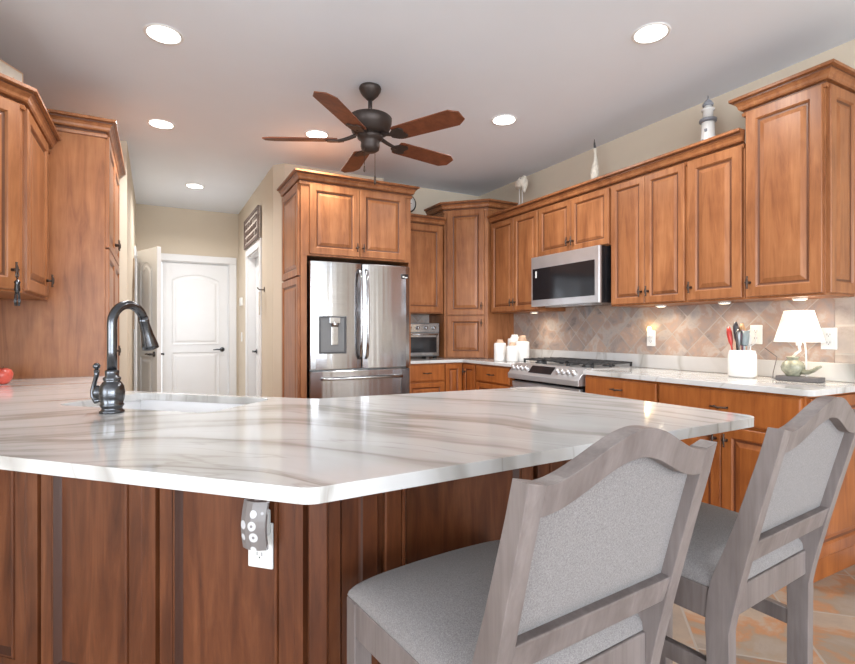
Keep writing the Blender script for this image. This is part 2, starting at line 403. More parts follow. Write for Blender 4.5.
# ------------------------------------------------------------------ cabinet pieces (local: x across, front at y=0, body +y)
DOORP = [(0, 0), (0, -.018), (.003, -.021), (.052, -.021), (.056, -.0175), (.060, -.012), (.066, -.010), (.072, -.010), (.096, -.0185)]
DOORM = [0, 0, 0, 0, 0, 1, 1, 0]
NARROWP = [(0, 0), (0, -.018), (.003, -.021), (.040, -.021), (.044, -.0175), (.047, -.012), (.052, -.010), (.056, -.010), (.072, -.0185)]
def pull(parent, x, z, vert=True, y=-.021):
    mb = MB(); L = .034
    if vert:
        mb.tube([(x, y, z), (x, y - .012, z), (x, y - .024, z)], [.009, .006, .007], 8)
        mb.tube([(x, y - .026, z - L), (x, y - .024, z - L * .75), (x, y - .028, z - L * .3), (x, y - .028, z + L * .3), (x, y - .024, z + L * .75), (x, y - .026, z + L)], [.006, .0035, .0065, .0065, .0035, .006], 8)
        mb.tube([(x - .011, y - .027, z), (x + .011, y - .027, z)], .004, 6)
    else:
        mb.tube([(x - L, y, z), (x - L, y - .022, z)], [.006, .004], 8); mb.tube([(x + L, y, z), (x + L, y - .022, z)], [.006, .004], 8)
        mb.tube([(x - L - .012, y - .022, z), (x - L * .4, y - .026, z), (x, y - .028, z - .003), (x + L * .4, y - .026, z), (x + L + .012, y - .022, z)], [.004, .005, .0065, .005, .004], 8)
    return mb.build('handle', 'bronze', parent)
def cdoor(parent, x0, x1, z0, z1, hx=None, hz=None, mats=('wood', 'glaze'), narrow=False):
    mb = MB().rings(x0, x1, z0, z1, NARROWP if narrow else DOORP, DOORM)
    o = mb.build('door', mats, parent)
    if hx is not None: pull(o, hx, hz)
    return o
def cdrawer(parent, x0, x1, z0, z1, mats=('base_wood', 'base_glaze'), handle=True, panel=False):
    prof = DOORP if panel else [(0, 0), (0, -.015), (.006, -.020), (.012, -.021)]
    o = MB().rings(x0, x1, z0, z1, NARROWP if panel else prof, DOORM if panel else [0, 0, 0]).build('drawer', mats, parent)
    if handle: pull(o, (x0 + x1) / 2, (z0 + z1) / 2, False)
    return o
CROWN = [(0, -.004), (.010, -.004), (.013, .008), (.010, .012), (.003, .013), (.003, .023), (.020, .024), (.026, .030), (.028, .040), (.036, .050), (.044, .054), (.044, .062), (.060, .064), (.060, .076), (0, .076)]
CMIS = [0, 0, 0, 1, 1, 0, 0, 0, 0, 0, 1, 0, 0, 0, 0]
CROWN = [(a, b * 1.25 - .019) for a, b in CROWN]
def crown(path, z, parent=None, mats=('wood', 'glaze'), left=False, name='crown', scale=1.0):
    return MB().sweep(path, [(a * scale, z + b * scale) for a, b in CROWN], 0, None, left, CMIS + []).build(name, mats, parent)
def body(parent, W, D, z0, z1, mats=('wood', 'glaze'), toe=False):
    mb = MB()
    if toe: mb.box(0, W, 0, D, .10, z1); mb.box(.0, W, .07, D, 0, .10)
    else: mb.box(0, W, 0, D, z0, z1)
    return mb.build('body', mats, parent, .002)
RZ = R(-90)   # units on the right wall
def right_unit(name, label, cat, Yleft, X, group=None): return thing(name, label, cat, (X, Yleft, 0), RZ, group)
UX = 2.927; ZB, ZT = 1.365, 2.245
G = 'upper cabinets on the range wall'
# four uppers
c = right_unit('wall_cabinet', 'honey maple two-door wall cabinet left of the microwave, above the white canisters', 'cabinet', 4.10, UX, G)
body(c, .71, XW - UX - .002, ZB, ZT); cdoor(c, .02, .368, ZB + .012, ZT - .01, .345, ZB + .09, narrow=True); cdoor(c, .372, .70, ZB + .012, ZT - .01, .395, ZB + .09, narrow=True)
c = right_unit('wall_cabinet', 'short honey maple two-door cabinet directly above the microwave', 'cabinet', 3.388, UX, G)
body(c, .775, XW - UX - .002, 1.815, ZT); cdoor(c, .008, .386, 1.825, ZT - .01, .362, 1.90, narrow=True); cdoor(c, .390, .768, 1.825, ZT - .01, .414, 1.90, narrow=True)
c = right_unit('wall_cabinet', 'honey maple two-door wall cabinet right of the microwave, above the lit night light', 'cabinet', 2.611, UX, G)
body(c, .603, XW - UX - .002, ZB, ZT); cdoor(c, .015, .298, ZB + .012, ZT - .01, .272, ZB + .09, narrow=True); cdoor(c, .302, .590, ZB + .012, ZT - .01, .328, ZB + .09, narrow=True)
c = right_unit('wall_cabinet', 'single-door honey maple wall cabinet joined to the tall end cabinet', 'cabinet', 2.006, UX, G)
body(c, .344, XW - UX - .002, ZB, ZT); cdoor(c, .006, .335, ZB + .012, ZT - .01, .03, ZB + .09)
o = crown([(UX, 4.10), (UX, 1.662)], ZT, None, left=False, name='crown_molding'); tag(o, 'long maple crown molding running over the range wall cabinets', 'molding')
# tall end cabinet
c = right_unit('tall_wall_cabinet', 'tallest wall cabinet with a panelled end, above the white table lamp', 'cabinet', 1.66, UX)
body(c, .385, XW - UX - .002, ZB, 2.425); cdoor(c, .012, .380, ZB + .012, 2.41, .034, ZB + .09)
MB().rings(0.0, .285, ZB + .012, 2.41, DOORP, DOORM, Matrix.Translation((.385, .012, 0)) @ Rt(90, 'Z')).build('end_panel', ('wood', 'glaze'), c)
crown([(-.001, XW - UX - .002), (-.001, 0), (.386, 0), (.386, XW - UX - .002)], 2.418, c, left=False)

# base cabinets on range wall
BX = 2.652; BM = ('base_wood', 'base_glaze'); G = 'base cabinets on the range wall'
DB = XW - BX - .002
c = right_unit('base_cabinet', 'cinnamon drawer base cabinet left of the range under the canisters', 'cabinet', 3.95, BX, G)
body(c, .53, DB, 0, .884, BM, True); cdrawer(c, .01, .52, .73, .872); cdrawer(c, .01, .52, .43, .715, panel=True); cdrawer(c, .01, .52, .12, .415, panel=True)
c = right_unit('base_cabinet', 'narrower cinnamon base cabinet right beside the range, one drawer over doors', 'cabinet', 2.59, BX, G)
body(c, .585, DB, 0, .884, BM, True); cdrawer(c, .01, .578, .745, .872); cdoor(c, .01, .292, .12, .73, .268, .66, BM, True); cdoor(c, .296, .578, .12, .73, .32, .66, BM, True)
c = right_unit('base_cabinet', 'wide cinnamon base cabinet at the counter end below the table lamp', 'cabinet', 2.004, BX, G)
body(c, .77, DB, 0, .884, BM, True); cdrawer(c, .01, .76, .70, .872); cdoor(c, .01, .383, .12, .685, .355, .615, BM); cdoor(c, .387, .76, .12, .685, .415, .615, BM)
MB().rings(0.0, .55, .12, .872, DOORP, DOORM, Matrix.Translation((.77, .012, 0)) @ Rt(90, 'Z')).build('end_panel', BM, c)

# toaster cabinet, corner tower, back base units (face -Y)
c = thing('wall_cabinet', 'single-door maple wall cabinet above the toaster oven, beside the fridge', 'cabinet', (2.032, 4.45, 0))
body(c, .545, YW - 4.45 - .002, ZB, 2.255); cdoor(c, .03, .525, ZB + .012, 2.245, None)
crown([(.0, 0), (.545, 0)], 2.255, c, left=False)
P1 = (2.589, 4.451); P2 = (2.906, 4.133); LW = math.dist(P1, P2)
c = thing('corner_cabinet', 'tall diagonal corner cabinet with two doors standing on the counter', 'cabinet', (P1[0], P1[1], 0), R(-45))
def loc45(p):   # world -> local of corner cabinet
    dx, dy = p[0] - P1[0], p[1] - P1[1]; a = R(45); return (dx * math.cos(a) - dy * math.sin(a), dx * math.sin(a) + dy * math.cos(a))
poly = [loc45(p) for p in [P1, P2, (XW - .002, P2[1]), (XW - .002, YW - .002), (P1[0], YW - .002)]]
MB().prism(poly, .917, 2.42).build('body', ('wood', 'glaze'), c, .002)
cdoor(c, .035, LW - .035, 1.352, 2.405, LW - .06, 1.44); cdoor(c, .035, LW - .035, .930, 1.342, LW - .06, 1.27)
crown([poly[4], poly[0], poly[1], poly[2]], 2.412, c, left=False)
c = thing('base_cabinet', 'cinnamon drawer base cabinet under the toaster oven', 'cabinet', (2.03, 4.192, 0))
body(c, .405, YW - 4.192 - .002, 0, .884, BM, True); cdrawer(c, .01, .40, .72, .872); cdrawer(c, .01, .40, .43, .705, panel=True); cdrawer(c, .01, .40, .12, .415, panel=True)
c = thing('corner_base_cabinet', 'inside corner base cabinet with two narrow folding doors under the tower', 'cabinet', (2.437, 4.192, 0))
MB().prism([(0, 0), (BX - 2.437, 0), (BX - 2.437, -.24), (XW - 2.437 - .002, -.24), (XW - 2.437 - .002, YW - 4.194), (0, YW - 4.194)], .10, .884).build('body', BM, c, .002)
cdoor(c, .008, BX - 2.437 - .024, .12, .872, None, None, BM, True)
dd = MB().rings(.024, .236, .12, .872, NARROWP, DOORM, Matrix.Translation((BX - 2.437, 0, 0)) @ Rt(-90, 'Z')).build('door', BM, c)
hp = MB().tube([(0, 0, 0), (0, -.02, 0)], .006, 8); pl = pull(dd, 0, 0, True); pl.location = (BX - 2.437, -.07, .80); pl.rotation_euler = (0, 0, R(-90))

# ------------------------------------------------------------------ fridge surround and fridge
FX0, FX1, FY = 1.03, 2.03, 4.06
c = thing('fridge_cabinet', 'tall maple surround with two doors above the stainless refrigerator', 'cabinet', (FX0, FY, 0))
FD = 4.68 - FY - .002
MB().box(0, .985, 0, FD, 1.80, 2.405).box(0, .05, 0, FD, 0, 1.80).box(.965, .985, 0, FD, 0, 1.80).build('body', ('wood', 'glaze'), c, .002)
cdoor(c, .068, .494, 1.815, 2.385, .468, 1.89); cdoor(c, .498, .925, 1.815, 2.385, .524, 1.89)
for (z0, z1) in ((1.64, 2.39), (.12, 1.625)):
    MB().rings(0.02, FD - .02, z0, z1, DOORP, DOORM, Matrix.Translation((0, FD, 0)) @ Rt(-90, 'Z')).build('side_panel', ('wood', 'glaze'), c)
crown([(0, FD), (0, 0), (.985, 0), (.985, FD)], 2.398, c, left=False)

fr = thing('refrigerator', 'stainless french-door refrigerator with a water dispenser', 'refrigerator', (1.092, 4.0, 0))
MB().box(.01, .88, .06, .66, .02, 1.75).build('case', 'steel_dark', fr, .004)
def bowed(x0, x1, z0, z1, th=.055, bow=.012, cut=None):
    mb = MB(); n = 10; vs = []; fs = []
    for k in range(n + 1):
        t = k / n; x = x0 + (x1 - x0) * t; e = min(t, 1 - t); y = -bow * (1 - (2 * t - 1) ** 2) + (.012 if k in (0, n) else 0)
        vs += [(x, y, z0), (x, y, z1), (x, th, z1), (x, th, z0)]
    for k in range(n):
        for j in range(4): a = 4 * k + j; b = 4 * k + (j + 1) % 4; fs.append((a, b, b + 4, a + 4))
    fs += [(3, 2, 1, 0), (4 * n, 4 * n + 1, 4 * n + 2, 4 * n + 3)]
    mb.add(vs, fs, 0); return mb
xm = .44
dL = bowed(.0, xm - .003, .875, 1.755).build('door', 'steel', fr, .005)
dR = bowed(xm + .003, .89, .875, 1.755).build('door', 'steel', fr, .005)
fz = bowed(.0, .89, .50, .865).build('freezer_drawer', 'steel', fr, .005)
bowed(.0, .89, .08, .49).build('freezer_drawer', 'steel', fr, .005)
for dd, hx in ((dL, xm - .028), (dR, xm + .028)):
    pts = [(hx, -.008, .96), (hx, -.045, .985), (hx, -.058, 1.10), (hx, -.062, 1.33), (hx, -.058, 1.56), (hx, -.045, 1.675), (hx, -.008, 1.70)]
    MB().tube(pts, [.012, .013, .013, .013, .013, .013, .012], 10).build('handle', 'steel', dd)
MB().tube([(.09, .0, .80), (.10, -.045, .80), (.3, -.058, .80), (.59, -.058, .80), (.79, -.045, .80), (.80, .0, .80)], .012, 10).build('handle', 'steel', fz)
MB().tube([(.09, .0, .43), (.10, -.045, .43), (.3, -.058, .43), (.59, -.058, .43), (.79, -.045, .43), (.80, .0, .43)], .012, 10).build('handle', 'steel', fr)
dp = MB().rings(.065, .295, 1.005, 1.31, [(0, 0), (0, -.020), (.004, -.022), (.014, -.022), (.016, -.0145)], [1, 1, 1, 1])
dp.build('dispenser', ('dispenser_grey', 'dispenser_dark'), dL)
MB().box(.150, .240, -.030, -.012, 1.25, 1.300).lathe([(.03, 0), (.034, .01), (.034, .03)], 16, 0, Tr(.195, -.022, 1.225)).build('dispenser_nozzle', 'steel', dL, .003)
MB().box(.165, .225, -.022, -.012, 1.075, 1.225).build('dispenser_paddle', 'steel', dL, .003)
MB().box(.80, .86, -.016, -.0, 1.645, 1.685, 0).box(.807, .822, -.018, -.014, 1.655, 1.668, 1).box(.828, .852, -.018, -.014, 1.652, 1.66, 1).build('badge', ('black', 'plastic'), dR)

# ------------------------------------------------------------------ pantry and left wall cabinets (face +X)
c = thing('pantry_cabinet', 'tall maple pantry cabinet with a plain side by the hallway, left of the sink', 'cabinet', (-.268, 3.65, 0), R(90))
PW, PD = 1.03, .608
MB().box(0, PW, 0, PD, 0, 2.395).build('body', ('wood', 'glaze'), c, .002)
for x0, x1, hx in ((.012, .512, .488), (.518, 1.018, .542)):
    cdoor(c, x0, x1, 1.70, 2.38, hx, 1.79); cdoor(c, x0, x1, .12, 1.69, hx, 1.05)
crown([(0, PD), (0, 0), (PW, 0), (PW, PD - .1)], 2.388, c, left=False)
c = thing('wall_cabinet', 'maple wall cabinet on the left wall, next to the tall pantry', 'cabinet', (-.548, 2.985, 0), R(90))
UD = .330
body(c, .662, UD, ZB, ZT); cdoor(c, .012, .53, ZB + .012, ZT - .01, .475, ZB + .10)
# angled end cabinet
A0 = (-.548, 2.983); al = .36
c = thing('angled_wall_cabinet', 'angled end wall cabinet at the left edge with a tassel on its knob', 'cabinet', (A0[0] - al / S2 , A0[1] - al / S2, 0), R(45))
def locA(p):
    o_ = (A0[0] - al / S2, A0[1] - al / S2); dx, dy = p[0] - o_[0], p[1] - o_[1]; a = R(-45); return (dx * math.cos(a) - dy * math.sin(a), dx * math.sin(a) + dy * math.cos(a))
polyA = [locA(p) for p in [(A0[0] - al / S2, A0[1] - al / S2), A0, (-.878, A0[1])]]
polyA = [locA((-.878, A0[1] - .330)), locA(A0), locA((-.878, A0[1]))]
MB().prism(polyA, ZB, ZT).build('body', ('wood', 'glaze'), c, .002)
xl = polyA[0][0]
cdoor(c, xl + .015, al - .022, ZB + .012, ZT - .01, al - .055, ZB + .10)
o = crown([(-.878, A0[1] - .330), A0, (A0[0], 3.646)], ZT, None, name='crown_molding', left=False); tag(o, 'maple crown molding bent around the left wall cabinets', 'molding')
# tassel hanging on that knob
kn = Matrix.Translation(c.location) @ Matrix.Rotation(R(45), 4, 'Z')
kp = kn @ Vector((al - .055, -.050, ZB + .10))
mb = MB(); mb.tube([(0, 0, .0), (.006, 0, -.03), (0, .0, -.05)], .002, 6); mb.tube([(0, 0, 0), (-.006, 0, -.03), (0, 0, -.05)], .002, 6)
mb.lathe([(.004, -.115), (.012, -.10), (.010, -.07), (.013, -.062), (.004, -.05)], 12)
for k in range(6): a = k * PI / 3; mb.tube([(.006 * math.cos(a), .006 * math.sin(a), -.10), (.011 * math.cos(a), .011 * math.sin(a), -.15), (.008 * math.cos(a), .008 * math.sin(a), -.17)], .002, 5)
o = mb.build('tassel', 'pewter', None, loc=(kp.x, kp.y, kp.z + .005)); tag(o, 'small silver grey tassel hanging from the leftmost cabinet knob', 'tassel')

# ------------------------------------------------------------------ countertops
def rounded(poly, radii, n=6):
    out = []; N = len(poly)
    for i, p in enumerate(poly):
        r = radii[i]
        if r <= 0: out.append(p); continue
        p = Vector(p); a = (Vector(poly[i - 1]) - p).normalized(); b = (Vector(poly[(i + 1) % N]) - p).normalized()
        ang = a.angle(b); d = r / math.tan(ang / 2); cx = p + (a + b).normalized() * (r / math.sin(ang / 2))
        s0 = p + a * d - cx; s1 = p + b * d - cx; a0 = math.atan2(s0.y, s0.x); a1 = math.atan2(s1.y, s1.x)
        da = (a1 - a0 + PI) % (2 * PI) - PI
        for k in range(n + 1): t = a0 + da * k / n; out.append((cx.x + r * math.cos(t), cx.y + r * math.sin(t)))
    return out
def slab(name, loops, z0, z1, mat, parent=None, bevel=.008):
    bm = bmesh.new(); edges = []
    for lp in loops:
        vs = [bm.verts.new((x, y, z1)) for x, y in lp]
        edges += [bm.edges.new((vs[i], vs[(i + 1) % len(vs)])) for i in range(len(vs))]
    bmesh.ops.triangle_fill(bm, use_beauty=True, edges=edges)
    r = bmesh.ops.extrude_face_region(bm, geom=bm.faces[:]); bmesh.ops.translate(bm, vec=(0, 0, z0 - z1), verts=[e for e in r['geom'] if isinstance(e, bmesh.types.BMVert)])
    bmesh.ops.recalc_face_normals(bm, faces=bm.faces)
    me = bpy.data.meshes.new(name); bm.to_mesh(me); bm.free(); me.materials.append(M[mat])
    o = bpy.data.objects.new(name, me); col.objects.link(o)
    if parent: o.parent = parent
    b = o.modifiers.new('bevel', 'BEVEL'); b.width = bevel; b.segments = 3; b.limit_method = 'ANGLE'; b.angle_limit = R(40)
    return o
A = (.231, .852); B = (1.678, .905); C = (1.655, 1.925); D = (.565, 1.985); E_ = (-.205, 2.755)
Lw = (-.878, .852 + (.231 + .878) * 1.03)
outer = [Lw, A, B, C, D, E_, (-.232, 3.646), (-.878, 3.646)]
outer = rounded(outer, [0, .05, .05, .045, .03, .03, 0, 0])
def nt_(n, t): return ((n + t) / S2, (n - t) / S2)
hole = rounded([nt_(1.38, -1.84), nt_(1.76, -1.84), nt_(1.76, -1.17), nt_(1.38, -1.17)][::-1], [.05] * 4)
o = slab('countertop', [outer, hole], .886, .915, 'quartz'); tag(o, 'large white veined quartz peninsula countertop with the sink cut into it', 'countertop')
o = slab('countertop', [rounded([(2.034, 4.165), (2.625, 4.165), (2.625, 3.412), (XW - .002, 3.412), (XW - .002, YW - .002), (2.034, YW - .002)], [0, .03, 0, 0, 0, 0])], .886, .915, 'quartz', None, .005)
tag(o, 'short white quartz countertop in the corner, under canisters and toaster oven', 'countertop')
o = slab('countertop', [rounded([(2.625, 1.195), (XW - .002, 1.195), (XW - .002, 2.592), (2.625, 2.592)], [.04, 0, 0, 0])], .886, .915, 'quartz', None, .005)
tag(o, 'white quartz countertop right of the range, holding the crock and lamp', 'countertop')
MB().box(XW - .022, XW - .002, 1.20, P2[1] - .003, .916, 1.015).build('upstand', 'quartz', o, .003)
o = MB().box(XW - .012, XW - .001, 1.36, P2[1] - .003, 1.0155, 1.90).build('trim_4', 'tile'); o['kind'] = 'structure'; o['label'] = 'diagonal slate tile backsplash'
o = MB().box(2.03, P1[0] - .002, YW - .012, YW - .001, .916, ZB - .002).build('trim_6', 'tile_back'); o['kind'] = 'structure'; o['label'] = 'slate tile behind the toaster oven'
o = MB().box(XW - .013, XW - .001, 1.20, 1.358, 1.0155, 1.364).build('trim_5', 'tile_border'); o['kind'] = 'structure'; o['label'] = 'straight slate tile border closing the backsplash'

# undermount sink (local frame along t / n)
sk = MB()
T45 = Matrix.Translation((*nt_(1.57, -1.505), 0)) @ Rt(-45, 'Z')
w2, d2 = .342, .197
sk.box(-w2 - .02, w2 + .02, -d2 - .02, d2 + .02, .66, .672)
sk.box(-w2 - .02, -w2, -d2 - .02, d2 + .02, .672, .886).box(w2, w2 + .02, -d2 - .02, d2 + .02, .672, .886).box(-w2, w2, -d2 - .02, -d2, .672, .886).box(-w2, w2, d2, d2 + .02, .672, .886)
so = sk.build('sink', 'sink_white', None, .003); so.location = (*nt_(1.57, -1.505), 0); so.rotation_euler = (0, 0, R(-45)); tag(so, 'white undermount kitchen sink set into the angled countertop', 'sink')
MB().lathe([(.0, .6725), (.04, .6725), (.043, .676), (.03, .676), (.028, .674), (.0, .674)], 20, cap=False).build('drain', 'pewter', so)

# ------------------------------------------------------------------ peninsula cabinets
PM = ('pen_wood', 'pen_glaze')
PANP = [(0, 0), (0, -.018), (.003, -.020), (.044, -.020), (.046, -.014), (.049, -.023), (.055, -.024), (.062, -.012), (.066, -.006)]
PANM = [0, 0, 0, 1, 0, 0, 1, 1]
n1 = 1.105; K = ((n1 - .609) / S2, (n1 + .609) / S2)
# sink segment: face along t at n = n1, local x = t + offset
K = nt_(n1, -.615)
tl = 1.30
c = thing('peninsula_cabinet', 'dark maple panelled back of the angled sink section, left of the corner', 'cabinet', (K[0] - tl / S2, K[1] + tl / S2, 0), R(-45))
# local x from 0 (left) .. tl (corner)
o_ = Vector((K[0] - tl / S2, K[1] + tl / S2))
def locP(p):
    d = Vector(p) - o_; a = R(45); return (d.x * math.cos(a) - d.y * math.sin(a), d.x * math.sin(a) + d.y * math.cos(a))
W0 = (-.876, .876 + n1 * S2)
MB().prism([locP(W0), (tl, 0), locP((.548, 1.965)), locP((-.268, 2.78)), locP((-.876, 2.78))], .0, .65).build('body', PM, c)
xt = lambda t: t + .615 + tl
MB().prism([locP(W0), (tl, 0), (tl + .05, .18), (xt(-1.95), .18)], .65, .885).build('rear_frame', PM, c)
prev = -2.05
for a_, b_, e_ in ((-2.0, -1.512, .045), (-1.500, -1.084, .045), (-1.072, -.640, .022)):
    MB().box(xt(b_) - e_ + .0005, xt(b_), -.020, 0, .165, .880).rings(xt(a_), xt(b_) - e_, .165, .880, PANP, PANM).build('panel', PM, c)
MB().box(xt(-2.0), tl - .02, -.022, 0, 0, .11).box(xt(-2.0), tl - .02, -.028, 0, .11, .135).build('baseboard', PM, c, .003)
lf = thing('base_cabinet', 'cinnamon base cabinet between the sink and the pantry', 'cabinet', (-.27, 2.79, 0), R(90))
body(lf, .85, .60, 0, .884, BM, True); cdrawer(lf, .01, .84, .73, .872); cdoor(lf, .01, .423, .12, .715, .39, .65, BM); cdoor(lf, .427, .84, .12, .715, .46, .65, BM)
# bar segment
XE = 1.612
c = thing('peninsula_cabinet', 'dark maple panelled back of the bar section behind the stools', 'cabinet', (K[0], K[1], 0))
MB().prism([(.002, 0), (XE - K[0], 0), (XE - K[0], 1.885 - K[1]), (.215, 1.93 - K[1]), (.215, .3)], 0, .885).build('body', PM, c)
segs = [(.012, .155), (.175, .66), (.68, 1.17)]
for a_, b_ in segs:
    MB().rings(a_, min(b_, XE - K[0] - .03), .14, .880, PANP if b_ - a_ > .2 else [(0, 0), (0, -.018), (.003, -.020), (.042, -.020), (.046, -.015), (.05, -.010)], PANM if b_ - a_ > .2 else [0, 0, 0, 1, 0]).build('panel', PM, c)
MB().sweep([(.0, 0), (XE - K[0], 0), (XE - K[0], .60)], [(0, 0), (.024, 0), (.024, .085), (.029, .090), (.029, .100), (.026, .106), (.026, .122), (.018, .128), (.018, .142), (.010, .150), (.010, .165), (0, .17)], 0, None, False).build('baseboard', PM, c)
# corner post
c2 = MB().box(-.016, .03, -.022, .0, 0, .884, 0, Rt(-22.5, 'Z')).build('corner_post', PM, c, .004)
# cook-side fronts facing +Y on the bar section (drawers and doors)
TT = Matrix.Translation((XE - K[0] - .01, 1.885 - K[1], 0)) @ Rt(180 - 3.15, 'Z')
for k in range(2):
    MB().rings(.02 + k * .5, .51 + k * .5, .14, .70, NARROWP, DOORM, TT).build('door', BM, c)
    MB().rings(.02 + k * .5, .51 + k * .5, .72, .87, [(0, 0), (0, -.015), (.006, -.020), (.012, -.021)], [0, 0, 0], TT).build('drawer', BM, c)

# ------------------------------------------------------------------ faucet
f = thing('faucet', 'antique pewter gooseneck faucet behind the sink', 'faucet', (-.125, 1.965, .915), R(45))
# local +x points to the sink (world (1,1))
mb = MB().lathe([(.037, 0), (.037, .006), (.030, .012), (.031, .018), (.035, .024), (.035, .028), (.032, .032), (.037, .05), (.038, .068), (.035, .088), (.028, .100), (.023, .104), (.026, .109), (.026, .116), (.020, .120), (.021, .135), (.020, .139), (.0155, .142)], 28)
mb.build('body', 'pewter', f)
r = .064; pts = [(0, 0, .138), (0, 0, .20), (0, 0, .295)]
for k in range(1, 13): a = PI - k * PI * .90 / 12; pts.append((r + r * math.cos(a), 0, .295 + r * math.sin(a)))
mb = MB().tube(pts, .0150, 16); mb.build('spout', 'pewter', f)
e = Vector(pts[-1]); dv = Vector((.30, 0, -1)).normalized()
MB().tube([e - dv * .004, e + dv * .012, e + dv * .02, e + dv * .06, e + dv * .098, e + dv * .112, e + dv * .116], [.0165, .0175, .0160, .020, .027, .028, .018], 18).build('spray_head', 'pewter', f)
# handle on the left side as seen from the camera (world (-1, +.6))
ly = 1
mb = MB().tube([(0, .02, .065), (0, .042, .065), (0, .046, .065), (0, .058, .065), (0, .064, .065)], [.020, .019, .024, .024, .018], 14)
mb.tube([(0, .052, .040), (0, .068, .034), (0, .080, .050), (0, .082, .070), (0, .074, .100), (0, .066, .122), (0, .066, .140)], [.007, .009, .009, .0085, .007, .0075, .009], 12)
mb.lathe([(.004, -.008), (.010, -.002), (.012, .006), (.006, .014)], 12, 0, Tr(0, .066, .148))
mb.build('handle', 'pewter', f)

# ------------------------------------------------------------------ range, microwave, toaster oven
rg = thing('range', 'stainless slide-in gas range under the microwave', 'range', (2.63, 3.405, 0), RZ)
RW = .80; RD = XW - 2.63 - .04
MB().box(0.004, RW - .006, .03, RD, .05, .90).build('case', 'black', rg, .003)
MB().box(.02, RW - .02, .0, .03, .26, .775).box(.02, RW - .02, -.004, .001, .74, .775).build('oven_door', 'steel2', rg, .006)
MB().box(.12, RW - .12, -.003, .0, .36, .62).build('oven_window', 'black', rg)
MB().box(.02, RW - .02, .0, .03, .07, .245).build('warming_drawer', 'steel2', rg, .005)
MB().tube([(.06, 0, .715), (.06, -.045, .72), (.4, -.05, .72), (RW - .06, -.045, .72), (RW - .06, 0, .715)], .011, 10).build('oven_handle', 'steel2', rg)
# sloped control panel
q = [(-.035, .80), (-.035, .84), (.045, .925), (.10, .925), (.10, .80)]
mb = MB(); n = len(q); vs = [(0.0, y, z) for y, z in q] + [(RW, y, z) for y, z in q]
mb.add(vs, [tuple(range(n)), tuple(range(n, 2 * n))[::-1]] + [(i, n + i, n + (i + 1) % n, (i + 1) % n) for i in range(n)])
cp = mb.build('control_panel', 'steel2', rg, .003)
TC = Matrix.Translation((0, .005, .8825)) @ Matrix.Rotation(R(-43.3), 4, 'X')   # local plane tangent; -y normal
MB().box(.24, .50, -.004, .001, -.032, .04, 0, TC).build('display', 'black', cp)
for kx in (.035, .09, .145, .20, .56, .615, .67, .725):
    MB().lathe([(.0, 0), (.021, 0), (.022, .006), (.018, .008), (.016, .026), (.013, .03), (.0, .03)], 16, 0, TC @ Tr(kx, 0, .0) @ Rt(90, 'X'), False).build('knob', 'steel2', cp)
MB().box(.0, RW, .10, RD, .895, .922).build('cooktop', 'steel2', rg, .003)
for gx in (.015, .275, .535):
    g_ = MB(); gw = .25
    for yy in (.12, RD - .05): g_.box(gx, gx + gw, yy, yy + .014, .945, .958)
    for xx in (0, .118, gw - .014): g_.box(gx + xx, gx + xx + .014, .12, RD - .036, .945, .958)
    for yy in (.20, .27, .34, .41): g_.box(gx, gx + gw, yy, yy + .012, .948, .962)
    for xx in (0, gw - .014):
        for yy in (.12, .30, RD - .05): g_.box(gx + xx, gx + xx + .014, yy, yy + .014, .922, .946)
    g_.build('grate', 'black_matte', rg, .002)
for bx, by in ((.14, .20), (.14, .42), (.40, .31), (.66, .20), (.66, .42)):
    MB().lathe([(.0, .922), (.045, .922), (.045, .932), (.032, .934), (.032, .941), (.0, .942)], 18, 0, Tr(bx, by, 0), False).build('burner', 'black_matte', rg)

mw = thing('microwave', 'stainless over-the-range microwave with a black window', 'microwave', (2.85, 3.386, 0), RZ)
MWW = .752
MB().box(.0, MWW, .0, XW - 2.85 - .016, 1.395, 1.812).build('case', 'black', mw, .003)
dd = MB().rings(.0, MWW - .0, 1.395, 1.812, [(0, 0), (0, -.018), (.004, -.022), (.008, -.022)], [0, 0, 0]).build('door', 'steel2', mw)
MB().box(.022, MWW - .042, -.0245, -.0215, 1.450, 1.712).build('window', 'black', dd, .001)
MB().box(.06, .075, -.0262, -.024, 1.635, 1.69).build('badge', 'plastic', dd)
for k in range(14): pass
MB().box(.12, MWW - .12, .03, .14, 1.388, 1.396).build('lamp_cover', 'steel2', mw)

to = thing('toaster_oven', 'stainless toaster oven on the counter beside the refrigerator', 'toaster oven', (2.125, 4.455, .916))
MB().box(.0, .41, .0, .30, .02, .355).build('case', 'steel_dark', to, .008)
MB().box(.005, .405, -.008, .0, .265, .345).build('control_strip', 'steel', to, .003)
for kx in (.07, .16, .25, .34): MB().lathe([(.0, 0), (.019, 0), (.019, .006), (.015, .02), (.0, .021)], 14, 0, Tr(kx, -.008, .305) @ Rt(90, 'X'), False).build('knob', 'steel', to)
td = MB().rings(.01, .40, .03, .255, [(0, 0), (0, -.010), (.003, -.012), (.028, -.012), (.03, -.008)], [0, 0, 0, 0]); td = td.build('door', 'steel', to)
MB().box(.042, .368, -.0095, -.0075, .062, .215).build('glass', 'black', td)
MB().tube([(.04, -.01, .235), (.04, -.04, .24), (.37, -.04, .24), (.37, -.01, .235)], .007, 8).build('handle', 'steel', td)
MB().box(.02, .05, .02, .05, 0, .022).box(.36, .39, .02, .05, 0, .022).box(.02, .05, .25, .28, 0, .022).box(.36, .39, .25, .28, 0, .022).build('feet', 'black', to)

